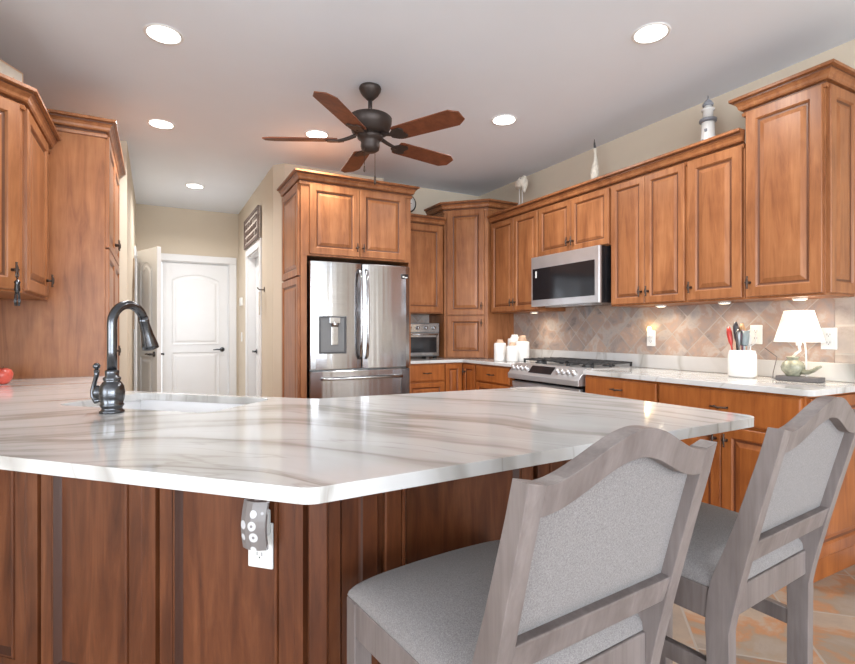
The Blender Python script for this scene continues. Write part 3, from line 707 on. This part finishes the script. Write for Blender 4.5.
# ------------------------------------------------------------------ ceiling fan
fan = thing('ceiling_fan', 'dark bronze ceiling fan with five reddish wooden blades', 'ceiling fan', (1.190, 2.970, ZC))
MB().lathe([(.0, -.085), (.020, -.082), (.03, -.072), (.052, -.05), (.066, -.026), (.070, -.012), (.066, -.001), (.0, -.001)], 28, cap=False).build('canopy', 'fan_metal', fan)
MB().tube([(0, 0, -.08), (0, 0, -.17)], .013, 12).lathe([(.013, -.185), (.026, -.18), (.026, -.15), (.013, -.14)], 16).build('downrod', 'fan_metal', fan)
MB().lathe([(.0, -.30), (.09, -.30), (.115, -.285), (.122, -.262), (.128, -.255), (.135, -.225), (.137, -.20), (.128, -.192), (.10, -.182), (.03, -.172), (.0, -.172)], 36, cap=False).build('motor_housing', 'fan_metal', fan)
MB().lathe([(.0, -.41), (.035, -.408), (.055, -.395), (.060, -.375), (.058, -.345), (.066, -.335), (.080, -.325), (.080, -.305), (.06, -.298), (.0, -.298)], 28, cap=False).build('switch_housing', 'fan_metal', fan)
for k in range(5):
    a = R(10 + 72 * k)
    T = Matrix.Rotation(a, 4, 'Z') @ Matrix.Translation((0, 0, -.335)) @ Matrix.Rotation(R(-13), 4, 'X')
    bl = MB().prism([(.20, -.058), (.22, -.064), (.610, -.072), (.662, -.036), (.662, .036), (.610, .072), (.22, .064), (.20, .058)], -.004, .004, 0, T).build('blade', 'fan_wood', fan, .002)
    br = MB(); br.tube([(.09, 0, .028), (.13, 0, .012), (.17, 0, .0), (.20, 0, -.006)], [.013, .012, .011, .010], 8, 0, T)
    br.prism([(.165, -.018), (.20, -.045), (.255, -.050), (.275, -.03), (.262, 0), (.275, .03), (.255, .050), (.20, .045), (.165, .018)], -.011, -.0045, 0, T)
    br.build('blade_bracket', 'fan_metal', bl, .001)
MB().tube([(-.05, -.03, -.40), (-.05, -.03, -.51)], .0018, 6).lathe([(.003, -.55), (.007, -.54), (.006, -.515), (.003, -.51)], 10, 0, Tr(-.05, -.03, 0)).build('pull_chain', 'bronze', fan)
MB().tube([(.045, .03, -.40), (.045, .03, -.54)], .0018, 6).lathe([(.003, -.60), (.008, -.59), (.007, -.55), (.003, -.54)], 10, 0, Tr(.045, .03, 0)).build('pull_chain', 'bronze', fan)

# ------------------------------------------------------------------ recessed ceiling lights
LP = [((.04, 2.95), 'round recessed ceiling light nearest the top left of the room'),
      ((.04, 4.23), 'recessed ceiling light in front of the tall pantry, over the sink side'),
      ((.37, 5.86), 'recessed ceiling light in the hallway before the white door'),
      ((1.11, 3.88), 'recessed ceiling light behind the left fan blades, above the refrigerator'),
      ((2.23, 2.97), 'recessed ceiling light right of the fan, before the microwave'),
      ((2.25, 1.75), 'recessed ceiling light at top right, before the lighthouse figurine')]
first = None
for (x, y), lab in LP:
    if first is None:
        cl = thing('ceiling_light', lab, 'light', (x, y, ZC), 0, 'recessed ceiling lights')
        MB().lathe([(.076, -.002), (.084, -.006), (.092, -.005), (.095, -.0005)], 32, cap=False).build('trim_ring', 'white_paint', cl)
        MB().lathe([(.0, -.003), (.078, -.003)], 32, cap=False).build('lens', 'light_disc', cl)
        first = cl
    else:
        cl = copy_tree(first); cl.location = (x, y, ZC); cl['label'] = lab
    area_light('lamp_glow', (x, y, ZC - .015), (0, 0, 0), .15, .15, 15, (1, .985, .965), 'DISK', 150)

# under-cabinet puck lights
pk = None
for (x, y, lab) in ((3.06, 3.62, 'small lit puck light under the cabinet beside the canisters'), (3.06, 2.30, 'small lit puck light under the cabinet over the night light'), (3.06, 1.86, 'small lit puck light under the cabinet above the utensil crock'), (3.06, 1.45, 'small lit puck light under the tall end cabinet')):
    if pk is None:
        pk = thing('puck_light', lab, 'light', (x, y, ZB), 0, 'under-cabinet puck lights')
        MB().lathe([(.030, -.012), (.034, -.010), (.036, 0), (.0, 0)], 20, cap=False).build('housing', 'plastic', pk)
        MB().lathe([(.0, -.011), (.031, -.011)], 20, cap=False).build('lens', 'puck', pk); q = pk
    else: q = copy_tree(pk); q.location = (x, y, ZB); q['label'] = lab
    area_light('puck_glow', (x, y, ZB - .016), (0, 0, 0), .05, .05, .8, (1, .84, .64), 'DISK', 160)

# ------------------------------------------------------------------ counter items
def canister(x, y, r_, h_, lab, lid='tan_lid', knob=.018, z=.916):
    t = thing('canister', lab, 'canister', (x, y, z), 0, 'white kitchen canisters')
    MB().lathe([(.0, 0), (r_ * .94, 0), (r_, .006), (r_, h_ - .012), (r_ * .9, h_), (.0, h_)], 24, cap=False).build('jar', 'ceramic', t)
    MB().lathe([(.0, h_), (r_ * .62, h_), (r_ * .66, h_ + .008), (r_ * .5, h_ + knob * .8), (r_ * .45, h_ + knob + .012), (.0, h_ + knob + .014)], 20, cap=False).build('lid', lid, t)
canister(2.80, 3.79, .056, .165, 'white canister with round tan lid, leftmost of the group')
canister(2.83, 3.645, .053, .142, 'shortest white canister at the front of the group')
canister(2.95, 3.655, .064, .180, 'large white canister with a tall tan knob, rightmost of the group', 'tan_lid', .040)
canister(3.0, 3.83, .066, .205, 'patterned white canister at the back of the group', 'ceramic', .022)

# crock with utensils
cx, cy = 3.045, 1.745
t = MB()
n = 28
for (sc_, z) in ((.9, 0), (1, .01), (1, .10), (.98, .13), (.90, .155), (.86, .158), (.80, .157), (.84, .13), (.9, .10), (.9, .014)):
    for k in range(n):
        a = 2 * PI * k / n; ca, sa = math.cos(a), math.sin(a)
        t.v.append((.048 * sc_ * math.copysign(abs(ca) ** .7, ca), .076 * sc_ * math.copysign(abs(sa) ** .7, sa), z))
for i in range(9):
    for k in range(n): a = i * n + k; b = i * n + (k + 1) % n; t.f.append([a, b, b + n, a + n]); t.m.append(0); t.sm.append(True)
t.f.append(list(range(n))[::-1]); t.m.append(0); t.sm.append(False)
t.f.append(list(range(9 * n, 10 * n))); t.m.append(0); t.sm.append(False)
o_c = t.build('utensil_crock', 'ceramic', None, loc=(cx, cy, .916), rot=(0, 0, 0)); tag(o_c, 'white oval ceramic crock full of utensils beside the lamp', 'crock')
def utensil(name, lab, cat, mat, dx, dy, tilt_y, L, kind, mat2=None):
    L *= 1.08
    mb = MB(); base = Vector((cx + dx, cy + dy, .935)); top = base + Vector((0, tilt_y, L))
    d_ = (top - base).normalized()
    if kind == 'handle': mb.tube([base, base + d_ * L * .6, base + d_ * (L * .7), base + d_ * L * .9, top], [.004, .005, .013, .016, .008], 10, 0, None)
    elif kind == 'spoon': mb.tube([base, base + d_ * L * .65, base + d_ * L * .72, base + d_ * L * .86, top], [.004, .005, .014, .022, .008], 10, 0, None, .4)
    elif kind == 'spat': mb.tube([base, base + d_ * L * .65], [.005, .005], 8); mb.tube([base + d_ * L * .65, base + d_ * (L * .68), top], [.008, .022, .026], 4, 0, None, .3)
    elif kind == 'loop':
        mb.tube([base, base + d_ * L * .6], .004, 8)
        q = base + d_ * L * .6; pts = [q + Vector((0, .024 * math.sin(a), .036 - .036 * math.cos(a))) * 1.25 for a in [k * 2 * PI / 16 for k in range(17)]]
        mb.tube(pts, .004, 6)
    o = mb.build(name, mat); tag(o, lab, cat, 'utensils in the crock'); return o
M['red'] = plain('red_silicone', (.55, .05, .04), .35); M['dark_plastic'] = plain('dark_nylon', (.05, .05, .06), .4)
M['spoon_wood'] = plain('spoon_wood', (.55, .33, .17), .6); M['teal'] = plain('grey_teal_plastic', (.30, .36, .38), .4)
utensil('spatula', 'red silicone spatula leaning left in the crock', 'utensil', 'red', -.01, .03, .046, .255, 'handle')
utensil('ladle', 'tall black nylon utensil standing in the crock', 'utensil', 'dark_plastic', .0, .02, .020, .285, 'handle')
utensil('wooden_spoon', 'wooden spoon in the middle of the crock', 'utensil', 'spoon_wood', .012, .008, .0, .275, 'spoon')
utensil('spatula', 'grey plastic spatula standing in the crock', 'utensil', 'teal', -.012, -.012, -.012, .235, 'spat')
utensil('whisk', 'white looped utensil leaning right in the crock', 'utensil', 'ceramic', .005, -.03, -.025, .26, 'loop')
utensil('serving_fork', 'purple grey utensil handle near the middle of the crock', 'utensil', plain('mauve_plastic', (.30, .14, .2), .4), .0, .0, -.004, .24, 'handle')

utensil('serving_spoon', 'white plastic serving spoon leaning right of the grey spatula', 'utensil', 'plastic', .014, -.018, -.012, .225, 'spoon')
utensil('tongs', 'steel tongs standing between the black utensil and the wooden spoon', 'utensil', 'steel_dark', -.016, .006, .006, .245, 'handle')
# lamp
lx_, ly_ = 3.06, 1.455
M['green_ceramic'] = plain('pale_green_ceramic', (.27, .27, .20), .22, 0, .3, 40)
M['plinth'] = plain('dark_grey_plinth', (.12, .11, .11), .5)
def shade_mat():
    m, nt, b = newmat('lamp_shade_linen'); b.inputs['Base Color'].default_value = (.9, .87, .82, 1); b.inputs['Roughness'].default_value = .9
    f_ = noise(nt, coords(nt, (1, 1, .3)), 120, 2); nt.links.new(ramp(nt, f_, [(.3, (.86, .83, .78)), (.7, (.93, .90, .86))]), b.inputs['Base Color'])
    b.inputs['Emission Color'].default_value = (1, .93, .82, 1); b.inputs['Emission Strength'].default_value = .42
    return m
M['shade'] = shade_mat()
lp = thing('table_lamp', 'small lit table lamp with a white shade and pale green teapot base', 'lamp', (lx_, ly_, .916))
lpb = MB().box(-.045, .045, -.105, .095, 0, .026).build('plinth', 'plinth', lp, .003)
mb = MB().lathe([(.0, .026), (.030, .026), (.034, .032), (.052, .055), (.056, .075), (.048, .098), (.028, .112), (.022, .118), (.030, .124), (.030, .130), (.0, .135)], 28, 0, Tr(0, .028, 0), False)
mb.tube([(0, -.015, .055), (0, -.045, .050), (0, -.07, .062), (0, -.090, .078), (0, -.105, .085)], [.020, .012, .010, .009, .006], 10)
mb.build('base', 'green_ceramic', lp)
MB().tube([(0, .028, .13), (0, .012, .15), (0, -.006, .165), (0, -.002, .185), (0, 0, .215)], .007, 10).lathe([(.012, .19), (.014, .20), (.014, .24), (.010, .25)], 12).tube([(0, -.035, .025), (0, -.035, .14), (0, -.03, .20), (0, 0, .24)], .004, 8).build('stem', 'ceramic', lp)
o = MB().lathe([(.114, .212), (.067, .380)], 32, cap=False).build('lamp_shade', 'shade', lp); s_ = o.modifiers.new('s', 'SOLIDIFY'); s_.thickness = .002
lb = bpy.data.lights.new('lamp_bulb', 'POINT'); lb.energy = .9; lb.color = (1, .84, .62); lb.shadow_soft_size = .03
lo = bpy.data.objects.new('lamp_bulb', lb); col.objects.link(lo); lo.location = (lx_, ly_, .916 + .29)
MB().tube([(-.02, .10, .006), (0, .13, .004), (.06, .16, .03), (.12, .17, .12), (.145, .25, .17)], .0025, 6).build('cord', 'plinth', lp)

# outlets
def outlet(name, lab, cat, loc, rz, w_=.072, h_=.116, parts=2, group='wall outlets'):
    t = thing(name, lab, cat, loc, rz, group)
    MB().box(-w_ / 2, w_ / 2, -.006, 0, -h_ / 2, h_ / 2).build('cover_plate', 'plastic', t, .003)
    for k in (-1, 1):
        MB().box(-.017, .017, -.0085, -.006, k * .022 - .014, k * .022 + .014, 0).box(-.008, -.006, -.0092, -.0084, k * .022 - .004, k * .022 + .006, 1).box(.006, .008, -.0092, -.0084, k * .022 - .004, k * .022 + .006, 1).box(-.002, .002, -.0092, -.0084, k * .022 - .010, k * .022 - .006, 1).build('receptacle', ('plastic', 'black_matte'), t, 0)
    return t
TX = XW - .0125
outlet('outlet', 'white wall outlet holding the glowing night light right of the range', 'outlet', (TX, 2.503, 1.135), RZ)
outlet('outlet', 'white wall outlet behind the utensil crock', 'outlet', (TX, 1.762, 1.165), RZ)
outlet('outlet', 'white wall outlet right of the table lamp', 'outlet', (TX, 1.385, 1.145), RZ, .076, .118)
nl = thing('night_light', 'small glowing yellow night light plugged into the backsplash outlet', 'light', (TX - .0093, 2.503, 1.165), RZ)
MB().box(-.018, .018, -.02, 0, -.02, .02).build('plug', 'plastic', nl, .004)
MB().lathe([(.0, .0), (.016, 0), (.018, .015), (.012, .032), (.0, .036)], 14, 0, Tr(0, -.012, .022), False).build('lens', 'nightglow', nl)
lb = bpy.data.lights.new('night_glow', 'POINT'); lb.energy = .25; lb.color = (1, .75, .4); lb.shadow_soft_size = .015
lo = bpy.data.objects.new('night_glow', lb); col.objects.link(lo); lo.location = (TX - .05, 2.503, 1.215)

# peninsula outlet and patterned warmer cover: on sink segment face, at t = -.76
pz = nt_(n1 - .0065, -.765)
outlet('outlet', 'white outlet on the dark peninsula panel under the counter edge', 'outlet', (pz[0], pz[1], .648), R(-45))
def pattern():
    m, nt, b = newmat('scrollwork_ceramic')
    v = coords(nt, (1, 1, 1)); w_ = nt.nodes.new('ShaderNodeTexVoronoi'); w_.feature = 'F1'; w_.inputs['Scale'].default_value = 34; nt.links.new(v, w_.inputs['Vector'])
    w_.inputs['Randomness'].default_value = .25
    nt.links.new(ramp(nt, w_.outputs['Distance'], [(.10, (.22, .20, .20)), (.15, (.62, .62, .64)), (.36, (.62, .62, .64)), (.41, (.20, .18, .175)), (1.0, (.20, .18, .175))]), b.inputs['Base Color'])
    b.inputs['Roughness'].default_value = .3; return m
M['pattern'] = pattern()
mb = MB(); n = 9; W_ = .034; vs = []; fs = []
for k in range(n):
    t_ = k / (n - 1); z = -.058 + .116 * t_; y = -.040 - .010 * math.sin(PI * t_) + .004 * t_
    for x, yy in ((-W_, y + .004), (-W_ * .5, y - .004), (0, y - .007), (W_ * .5, y - .004), (W_, y + .004), (W_, y + .012), (-W_, y + .012)): vs.append((x, yy, z))
for k in range(n - 1):
    for j in range(7): a = 7 * k + j; b = 7 * k + (j + 1) % 7; fs.append((a, b, b + 7, a + 7))
fs += [tuple(range(7))[::-1], tuple(range(7 * (n - 1), 7 * n))]
wp = thing('air_freshener', 'plug-in air freshener with a grey and white scroll pattern', 'air freshener', (*nt_(n1 - .016, -.752), .714), R(-45))
mb.add(vs, fs, 0, False); mb.build('cover', 'pattern', wp, .001)
MB().box(-.022, .022, -.036, 0, -.035, .03).build('plug', 'plastic', wp, .005)

# ------------------------------------------------------------------ things on cabinet tops and walls
ZK = ZT + .071; ZF = ZT + .001
lh = thing('lighthouse_figurine', 'white and grey lighthouse figurine on top of the range wall cabinets', 'figurine', (3.05, 1.958, ZF))
k = 1.0; ZS = 1.14
MB().lathe([(.0, 0), (.050, 0), (.048, .02), (.037, .235), (.037, .245), (.0, .245)], 24, cap=False).build('tower', 'ceramic', lh)
M['lh_grey'] = plain('figurine_grey', (.27, .28, .31), .5)
MB().lathe([(.034, .245), (.050, .250), (.050, .266), (.042, .268)], 20).build('gallery', 'lh_grey', lh)
MB().lathe([(.030, .268), (.030, .318), (.038, .322), (.038, .330), (.024, .333), (.020, .352)], 16).build('lantern_room', 'ceramic', lh)
MB().lathe([(.030, .350), (.032, .360), (.018, .383), (.006, .393), (.003, .415)], 16).build('roof', 'lh_grey', lh)
for wy, wz in ((.008, .12), (-.012, .18)): MB().box(-.047, -.036, wy - .006, wy + .006, wz, wz + .016).build('window', 'lh_grey', lh)

M['bird_white'] = plain('painted_bird_white', (.74, .68, .58), .6, 0, .2, 30)
eg = thing('egret_figurine', 'slender cream wooden egret with its dark beak pointing up', 'figurine', (3.05, 2.883, ZF))
MB().tube([(0, 0, .12), (0, .005, .14), (0, .004, .19), (0, 0, .24), (0, -.005, .29), (0, -.002, .34), (0, 0, .38)], [.010, .029, .034, .027, .015, .010, .013], 16).build('body', 'bird_white', eg)
MB().tube([(0, 0, .38), (0, .004, .41), (0, .006, .455)], [.010, .008, .002], 10).build('beak', 'dark_plastic', eg)
for s in (-1, 1): MB().tube([(0, s * .013, .0), (0, s * .013, .135)], .004, 6).build('leg', 'lh_grey', eg)
bd = thing('shorebird_figurine', 'plump cream bird figurine on two thin white legs by the corner tower', 'figurine', (3.05, 3.80, ZF))
MB().tube([(0, .06, .31), (0, .045, .32), (0, .015, .34), (0, -.02, .35), (0, -.045, .34), (0, -.058, .305), (0, -.05, .27), (0, -.055, .24)], [.012, .034, .048, .050, .040, .026, .018, .006], 16).tube([(.02, .0, .37), (.02, -.02, .39), (.01, -.045, .395)], [.018, .026, .016], 12).build('body', 'bird_white', bd)
for s in (-1, 1): MB().tube([(0, s * .022 + .004, 0), (0, s * .022, .31)], .0045, 6).build('leg', 'ceramic', bd)
for p in ((-.040, -.045, .37), (-.030, .0, .385)): MB().lathe([(.0, -.006), (.006, -.002), (.006, .002), (.0, .006)], 8, 0, Tr(*p), False).build('eye', 'lh_grey', bd)

ck = thing('clock', 'round dark-rimmed clock standing on the cabinet beside the fridge surround', 'clock', (2.245, 4.60, 2.2565))
MB().lathe([(.074, -.02), (.092, -.018), (.096, 0), (.092, .018), (.074, .02)], 32, 0, Tr(0, 0, .222) @ Rt(90, 'X')).build('rim', 'bronze', ck)
MB().lathe([(.0, .0205), (.078, .0205), (.078, .022), (.0, .022)], 32, 0, Tr(0, 0, .222) @ Rt(90, 'X'), False).build('face', 'ceramic', ck)
MB().box(-.002, .002, -.025, -.0225, .222, .277).box(0, .04, -.025, -.0225, .22, .224).build('hands', 'black_matte', ck)
MB().box(-.05, .05, -.03, .03, 0, .012).box(-.012, .012, -.012, .012, .012, .13).build('foot', 'bronze', ck, .003)

# carved sign on the casing over door_2
M['sign_dark'] = plain('dark_carved_wood', (.12, .08, .065), .7, 0, .3, 30); M['sign_light'] = plain('worn_cream_paint', (.42, .36, .31), .8, 0, .3, 50)
sg = thing('wall_sign', 'dark carved wooden sign leaning on the white casing over the hall door', 'sign', (HX1 - .03, 6.28, 2.147), RZ)
SW, SH = .92, .33
MB().box(0, SW, 0, .02, 0, SH).build('board', 'sign_light', sg, .002)
MB().box(0, SW, -.01, .0, 0, .035).box(0, SW, -.01, 0, SH - .035, SH).box(0, .035, -.01, 0, .035, SH - .035).box(SW - .035, SW, -.01, 0, .035, SH - .035).build('frame', 'sign_dark', sg, .002)
mb = MB(); rnd = random.Random(3)
for row in (0, 1, 2):
    x = .07
    while x < SW - .12:
        w_ = rnd.uniform(.03, .06); z0 = .055 + row * .078
        mb.box(x, x + .009, -.006, 0, z0, z0 + .055)
        if rnd.random() > .3: mb.box(x + .009, x + w_, -.006, 0, z0 + .046, z0 + .055)
        if rnd.random() > .5: mb.box(x + w_ - .009, x + w_, -.006, 0, z0, z0 + .046)
        if rnd.random() > .5: mb.box(x + .009, x + w_ - .009, -.006, 0, z0 + .022, z0 + .031)
        x += w_ + .018
mb.build('carving', 'sign_dark', sg)
# thermostat, switch and hook in the hall
t = MB().box(-.055, .055, -.025, 0, -.05, .05).box(-.03, .03, -.03, -.025, -.01, .03).build('thermostat', 'plastic', None, .004, loc=(HX1 - .001, 6.66, 1.56), rot=(0, 0, RZ)); tag(t, 'white thermostat box on the hall wall between the two doors', 'thermostat')
t = MB().box(-.036, .036, -.006, 0, -.058, .058).box(-.008, .008, -.014, -.006, -.01, .012).build('light_switch', 'plastic', None, .002, loc=(HX1 - .001, 6.68, 1.12), rot=(0, 0, RZ)); tag(t, 'white light switch plate below the hall thermostat', 'switch')
hk = thing('wall_hook', 'dark hook on the hall door casing with a white tag hanging', 'hook', (HX1 - .001, 5.20, 1.60), RZ)
MB().box(-.012, .012, -.006, 0, -.02, .03).tube([(0, -.006, 0), (0, -.05, .0), (0, -.07, .02)], .006, 8).build('hook', 'bronze', hk, .002)
MB().box(-.035, .035, -.052, -.044, -.17, -.02).tube([(0, -.048, -.17), (0, -.048, -.25)], .008, 6).build('tag', 'cream', hk, .003)
# narrow tan strip hanging on the left hall wall
M['tan_wood'] = wood('tan_driftwood', (.33, .24, .16), (.45, .34, .24), (.55, .43, .32), .6)
ps = thing('wall_paddle', 'long narrow tan wooden paddle hanging by the open white door', 'paddle', (HX0 + .001, 5.10, 1.20), R(90))
ps.location = (HX0 + .001, 6.0, 1.24)
MB().prism([(-.035, 0), (.035, 0), (.035, .012), (-.035, .012)], .38, .70).build('blade', 'tan_wood', ps, .01)
MB().box(-.012, .012, .0, .012, 0, .38).box(-.022, .022, .0, .014, -.03, .03).build('shaft', 'tan_wood', ps, .004)
for ch in ps.children: ch.location = (0, -.014, 0)

# box sign on top of the angled cabinet
bx = MB().box(-.28, .0, -.0, .05, 0, .27, 0).box(-.28, 0, -.002, 0, .262, .27, 1).box(-.006, 0, -.002, 0, 0, .27, 1)
for k_, x_ in enumerate((-.26, -.225, -.18, -.14, -.105, -.06, -.035)): bx.lathe([(.0, 0), (.006, 0), (.006, .002), (0, .002)], 8, 1, Tr(x_, 0, .19 + .012 * (k_ % 3)) @ Rt(90, 'X'), False)
bo = bx.build('wooden_box', ('cream', 'tan_lid'), None, .001); bo.location = (-.60, 3.29, ZF); bo.rotation_euler = (0, 0, R(61)); tag(bo, 'cream wooden sign block on top of the leftmost wall cabinet', 'sign')

# apple on the counter at left
ap = thing('apple', 'red apple on the white counter at the far left edge', 'apple', (-.685, 3.30, .9155))
M['apple'] = plain('apple_skin', (.62, .10, .07), .3, 0, .35, 14)
MB().lathe([(.0, .006), (.014, .0), (.028, .006), (.042, .03), (.044, .052), (.036, .072), (.02, .080), (.008, .074), (.0, .068)], 24, cap=False).build('flesh', 'apple', ap)
MB().tube([(0, 0, .07), (.003, 0, .09)], .0018, 6).build('stem', 'bronze', ap)

# ------------------------------------------------------------------ counter stools
def sm(t): t = max(0, min(1, t)); return t * t * (3 - 2 * t)
def make_stool():
    root = thing('counter_stool', 'x', 'stool', (0, 0, 0))
    W, Lb, pd, ze, zf, Dp, Wf, zr = .460, .112, .050, .969, .588, .455, .487, .715
    pw = .034
    lean = lambda z: 0 if z < .50 else (-Lb * ((z - .50) / (ze - .50)) ** 1.12)
    dep = lambda z: .050 - .018 * max(0, min(1, (z - zf) / (ze - zf)))
    half = lambda z: W / 2 + (.005 * (z - zf) / (ze - zf))
    # rear legs running up into back posts; upper end cut at the crest rail's ears
    for s in (-1, 1):
        mb = MB(); zs = [0, .2, .38, .46, .50, .54, .58, .62, .68, .76, .84, .92, ze + .004]; vs = []; fs = []
        for z in zs:
            y = lean(z); h_ = half(z); dp_ = dep(z) + (.012 * math.exp(-((z - .60) / .09) ** 2)); w_ = pw
            y2 = y + dp_
            if z < .2: y -= 0
            vs += [(s * h_, y, z), (s * (h_ - w_), y, z), (s * (h_ - w_), y2, z), (s * h_, y2, z)]
        for i in range(len(zs) - 1):
            for j in range(4): a = 4 * i + j; b = 4 * i + (j + 1) % 4; fs.append((a, b, b + 4, a + 4))
        fs += [(3, 2, 1, 0), tuple(4 * (len(zs) - 1) + j for j in range(4))]
        vs[-4] = (vs[-4][0], vs[-4][1], ze + .012); vs[-1] = (vs[-1][0], vs[-1][1], ze + .012)
        mb.add(vs, fs); mb.build('rear_leg', 'chair_wood', root, .0012)
    # crest rail (camel back)
    def top(u):
        u = abs(u); return ze + .003 + .060 * (.5 + .5 * math.cos(PI * min(1, u / .86))) + (.010 * max(0, (u - .86) / .14) ** 1.5)
    def bot(u):
        u = abs(u); return ze - .044 + .058 * (.5 + .5 * math.cos(PI * min(1, u / .84)))
    n = 32; mb = MB(); vs = []; fs = []
    xh = half(ze) - pw + .001
    for k in range(n + 1):
        x = (-1 + 2 * k / n) * xh; u = x / half(ze); t_, b_ = top(u), bot(u)
        yb, yt = lean(b_), lean(min(t_, 1.05))
        vs += [(x, yb, b_), (x, yt, t_), (x, yt + dep(t_), t_), (x, yb + dep(b_), b_)]
    for k in range(n):
        for j in range(4): a = 4 * k + j; b = 4 * k + (j + 1) % 4; fs.append((a, b, b + 4, a + 4))
    fs += [(3, 2, 1, 0), tuple(4 * n + j for j in range(4))]
    mb.add(vs, fs); mb.build('crest_rail', 'chair_wood', root, .0012)
    # upholstered back panel
    mb = MB(); vs = []; fs = []; xi = W / 2 - pw + .004; n = 20; rows = 8
    for side in (0, 1):
        for k in range(n + 1):
            u = -1 + 2 * k / n; x = u * xi; zt = bot(u * xi / half(ze)) + .008; zb = zr - .004
            for r_ in range(rows + 1):
                z = zb + (zt - zb) * r_ / rows; e = (1 - u ** 6) * (1 - (2 * r_ / rows - 1) ** 6)
                y = lean(z) + (.022 - .004 * e if side == 0 else .034 + .016 * e)
                vs.append((x, y, z))
    m_ = (n + 1) * (rows + 1)
    for side in (0, 1):
        for k in range(n):
            for r_ in range(rows): a = side * m_ + k * (rows + 1) + r_; fs.append((a, a + 1, a + rows + 2, a + rows + 1))
    for k in range(n):
        for r_ in (0, rows): a = k * (rows + 1) + r_; fs.append((a, a + rows + 1, a + rows + 1 + m_, a + m_))
    mb.add(vs, fs, 0, True); mb.build('back_cushion', 'fabric', root)
    # lower back rail
    mb = MB(); xi = half(zr) - pw + .003; z0, z1 = zr - .050, zr + .002
    vs = []
    for x in (-xi, xi): vs += [(x, lean(z0) + .004, z0), (x, lean(z1) + .002, z1), (x, lean(z1) + .040, z1), (x, lean(z0) + .040, z0)]
    mb.add(vs, [(0, 1, 2, 3), (7, 6, 5, 4), (0, 4, 5, 1), (1, 5, 6, 2), (2, 6, 7, 3), (3, 7, 4, 0)]); mb.build('back_rail', 'chair_wood', root, .003)
    # seat frame (apron)
    yr_, yf = .006, Dp; wr, wf = W / 2 - .004, Wf / 2; z0, z1 = zf - .075, zf
    mb = MB()
    mb.prism([(-wr + pw - .005, yr_), (wr - pw + .005, yr_), (wr - pw + .005, yr_ + .028), (-wr + pw - .005, yr_ + .028)], z0 + .01, z1)
    mb.prism([(-wf, yf - .028), (wf, yf - .028), (wf, yf), (-wf, yf)], z0, z1)
    for s in (-1, 1):
        p = [(s * wr, pd - .002), (s * wf, yf - .002), (s * (wf - .026), yf - .002), (s * (wr - .026), pd - .002)]
        mb.prism(p if s < 0 else p, z0, z1)
    mb.build('seat_frame', 'chair_wood', root, .003)
    # front legs
    for s in (-1, 1):
        MB().box(min(s * (wf + .001), s * (wf - .042)), max(s * (wf + .001), s * (wf - .042)), yf - .042, yf + .001, 0, zf - .002).build('front_leg', 'chair_wood', root, .003)
    # stretchers
    for s in (-1, 1):
        p = [(s * (wr - .008), pd * .6), (s * (wf - .008), yf - .02), (s * (wf - .030), yf - .02), (s * (wr - .030), pd * .6)]
        MB().prism(p, .366, .409).build('stretcher', 'chair_wood', root, .002)
    MB().box(-wf + .03, wf - .03, yf - .032, yf - .010, .20, .25).build('stretcher', 'chair_wood', root, .002)
    # seat cushion: domed grid
    nx, ny = 24, 24; vs = []; fs = []; mb = MB()
    def P_(u, v, layer):
        y = yr_ + .006 + (yf - yr_ - .006) * (v + 1) / 2; hw = wr + (wf - wr) * (v + 1) / 2 - .001
        if v < -.72: hw -= .0
        x = u * hw
        # back corners notched for the posts
        e = (1 - abs(u) ** 7) * (1 - abs(v) ** 7)
        z = z1 + (.001 if layer == 0 else .038 * e ** .32 + .038 * (1 - u * u) ** .8 * (1 - v * v) ** .8 + .003)
        return (x, y, z)
    for layer in (0, 1):
        for i in range(nx + 1):
            for j in range(ny + 1): vs.append(P_(math.sin(PI * (i / nx - .5)), math.sin(PI * (j / ny - .5)), layer))
    m_ = (nx + 1) * (ny + 1); idx = lambda l, i, j: l * m_ + i * (ny + 1) + j
    for l in (0, 1):
        for i in range(nx):
            for j in range(ny): fs.append((idx(l, i, j), idx(l, i + 1, j), idx(l, i + 1, j + 1), idx(l, i, j + 1)))
    for i in range(nx):
        for j in (0, ny): fs.append((idx(0, i, j), idx(0, i + 1, j), idx(1, i + 1, j), idx(1, i, j)))
    for j in range(ny):
        for i in (0, nx): fs.append((idx(0, i, j), idx(0, i, j + 1), idx(1, i, j + 1), idx(1, i, j)))
    mb.add(vs, fs, 0, True); mb.build('seat', 'fabric', root)
    return root
s1 = make_stool(); s1.location = (.659, .655, 0); s1.rotation_euler = (0, 0, R(4.5))
s1['label'] = 'nearer grey wood counter stool with grey fabric, before the quartz counter corner'; s1['group'] = 'counter stools'
s2 = copy_tree(s1); s2.location = (1.362, .700, 0); s2.rotation_euler = (0, 0, R(5.0))
s2['label'] = 'farther grey wood counter stool at the right edge of the picture'
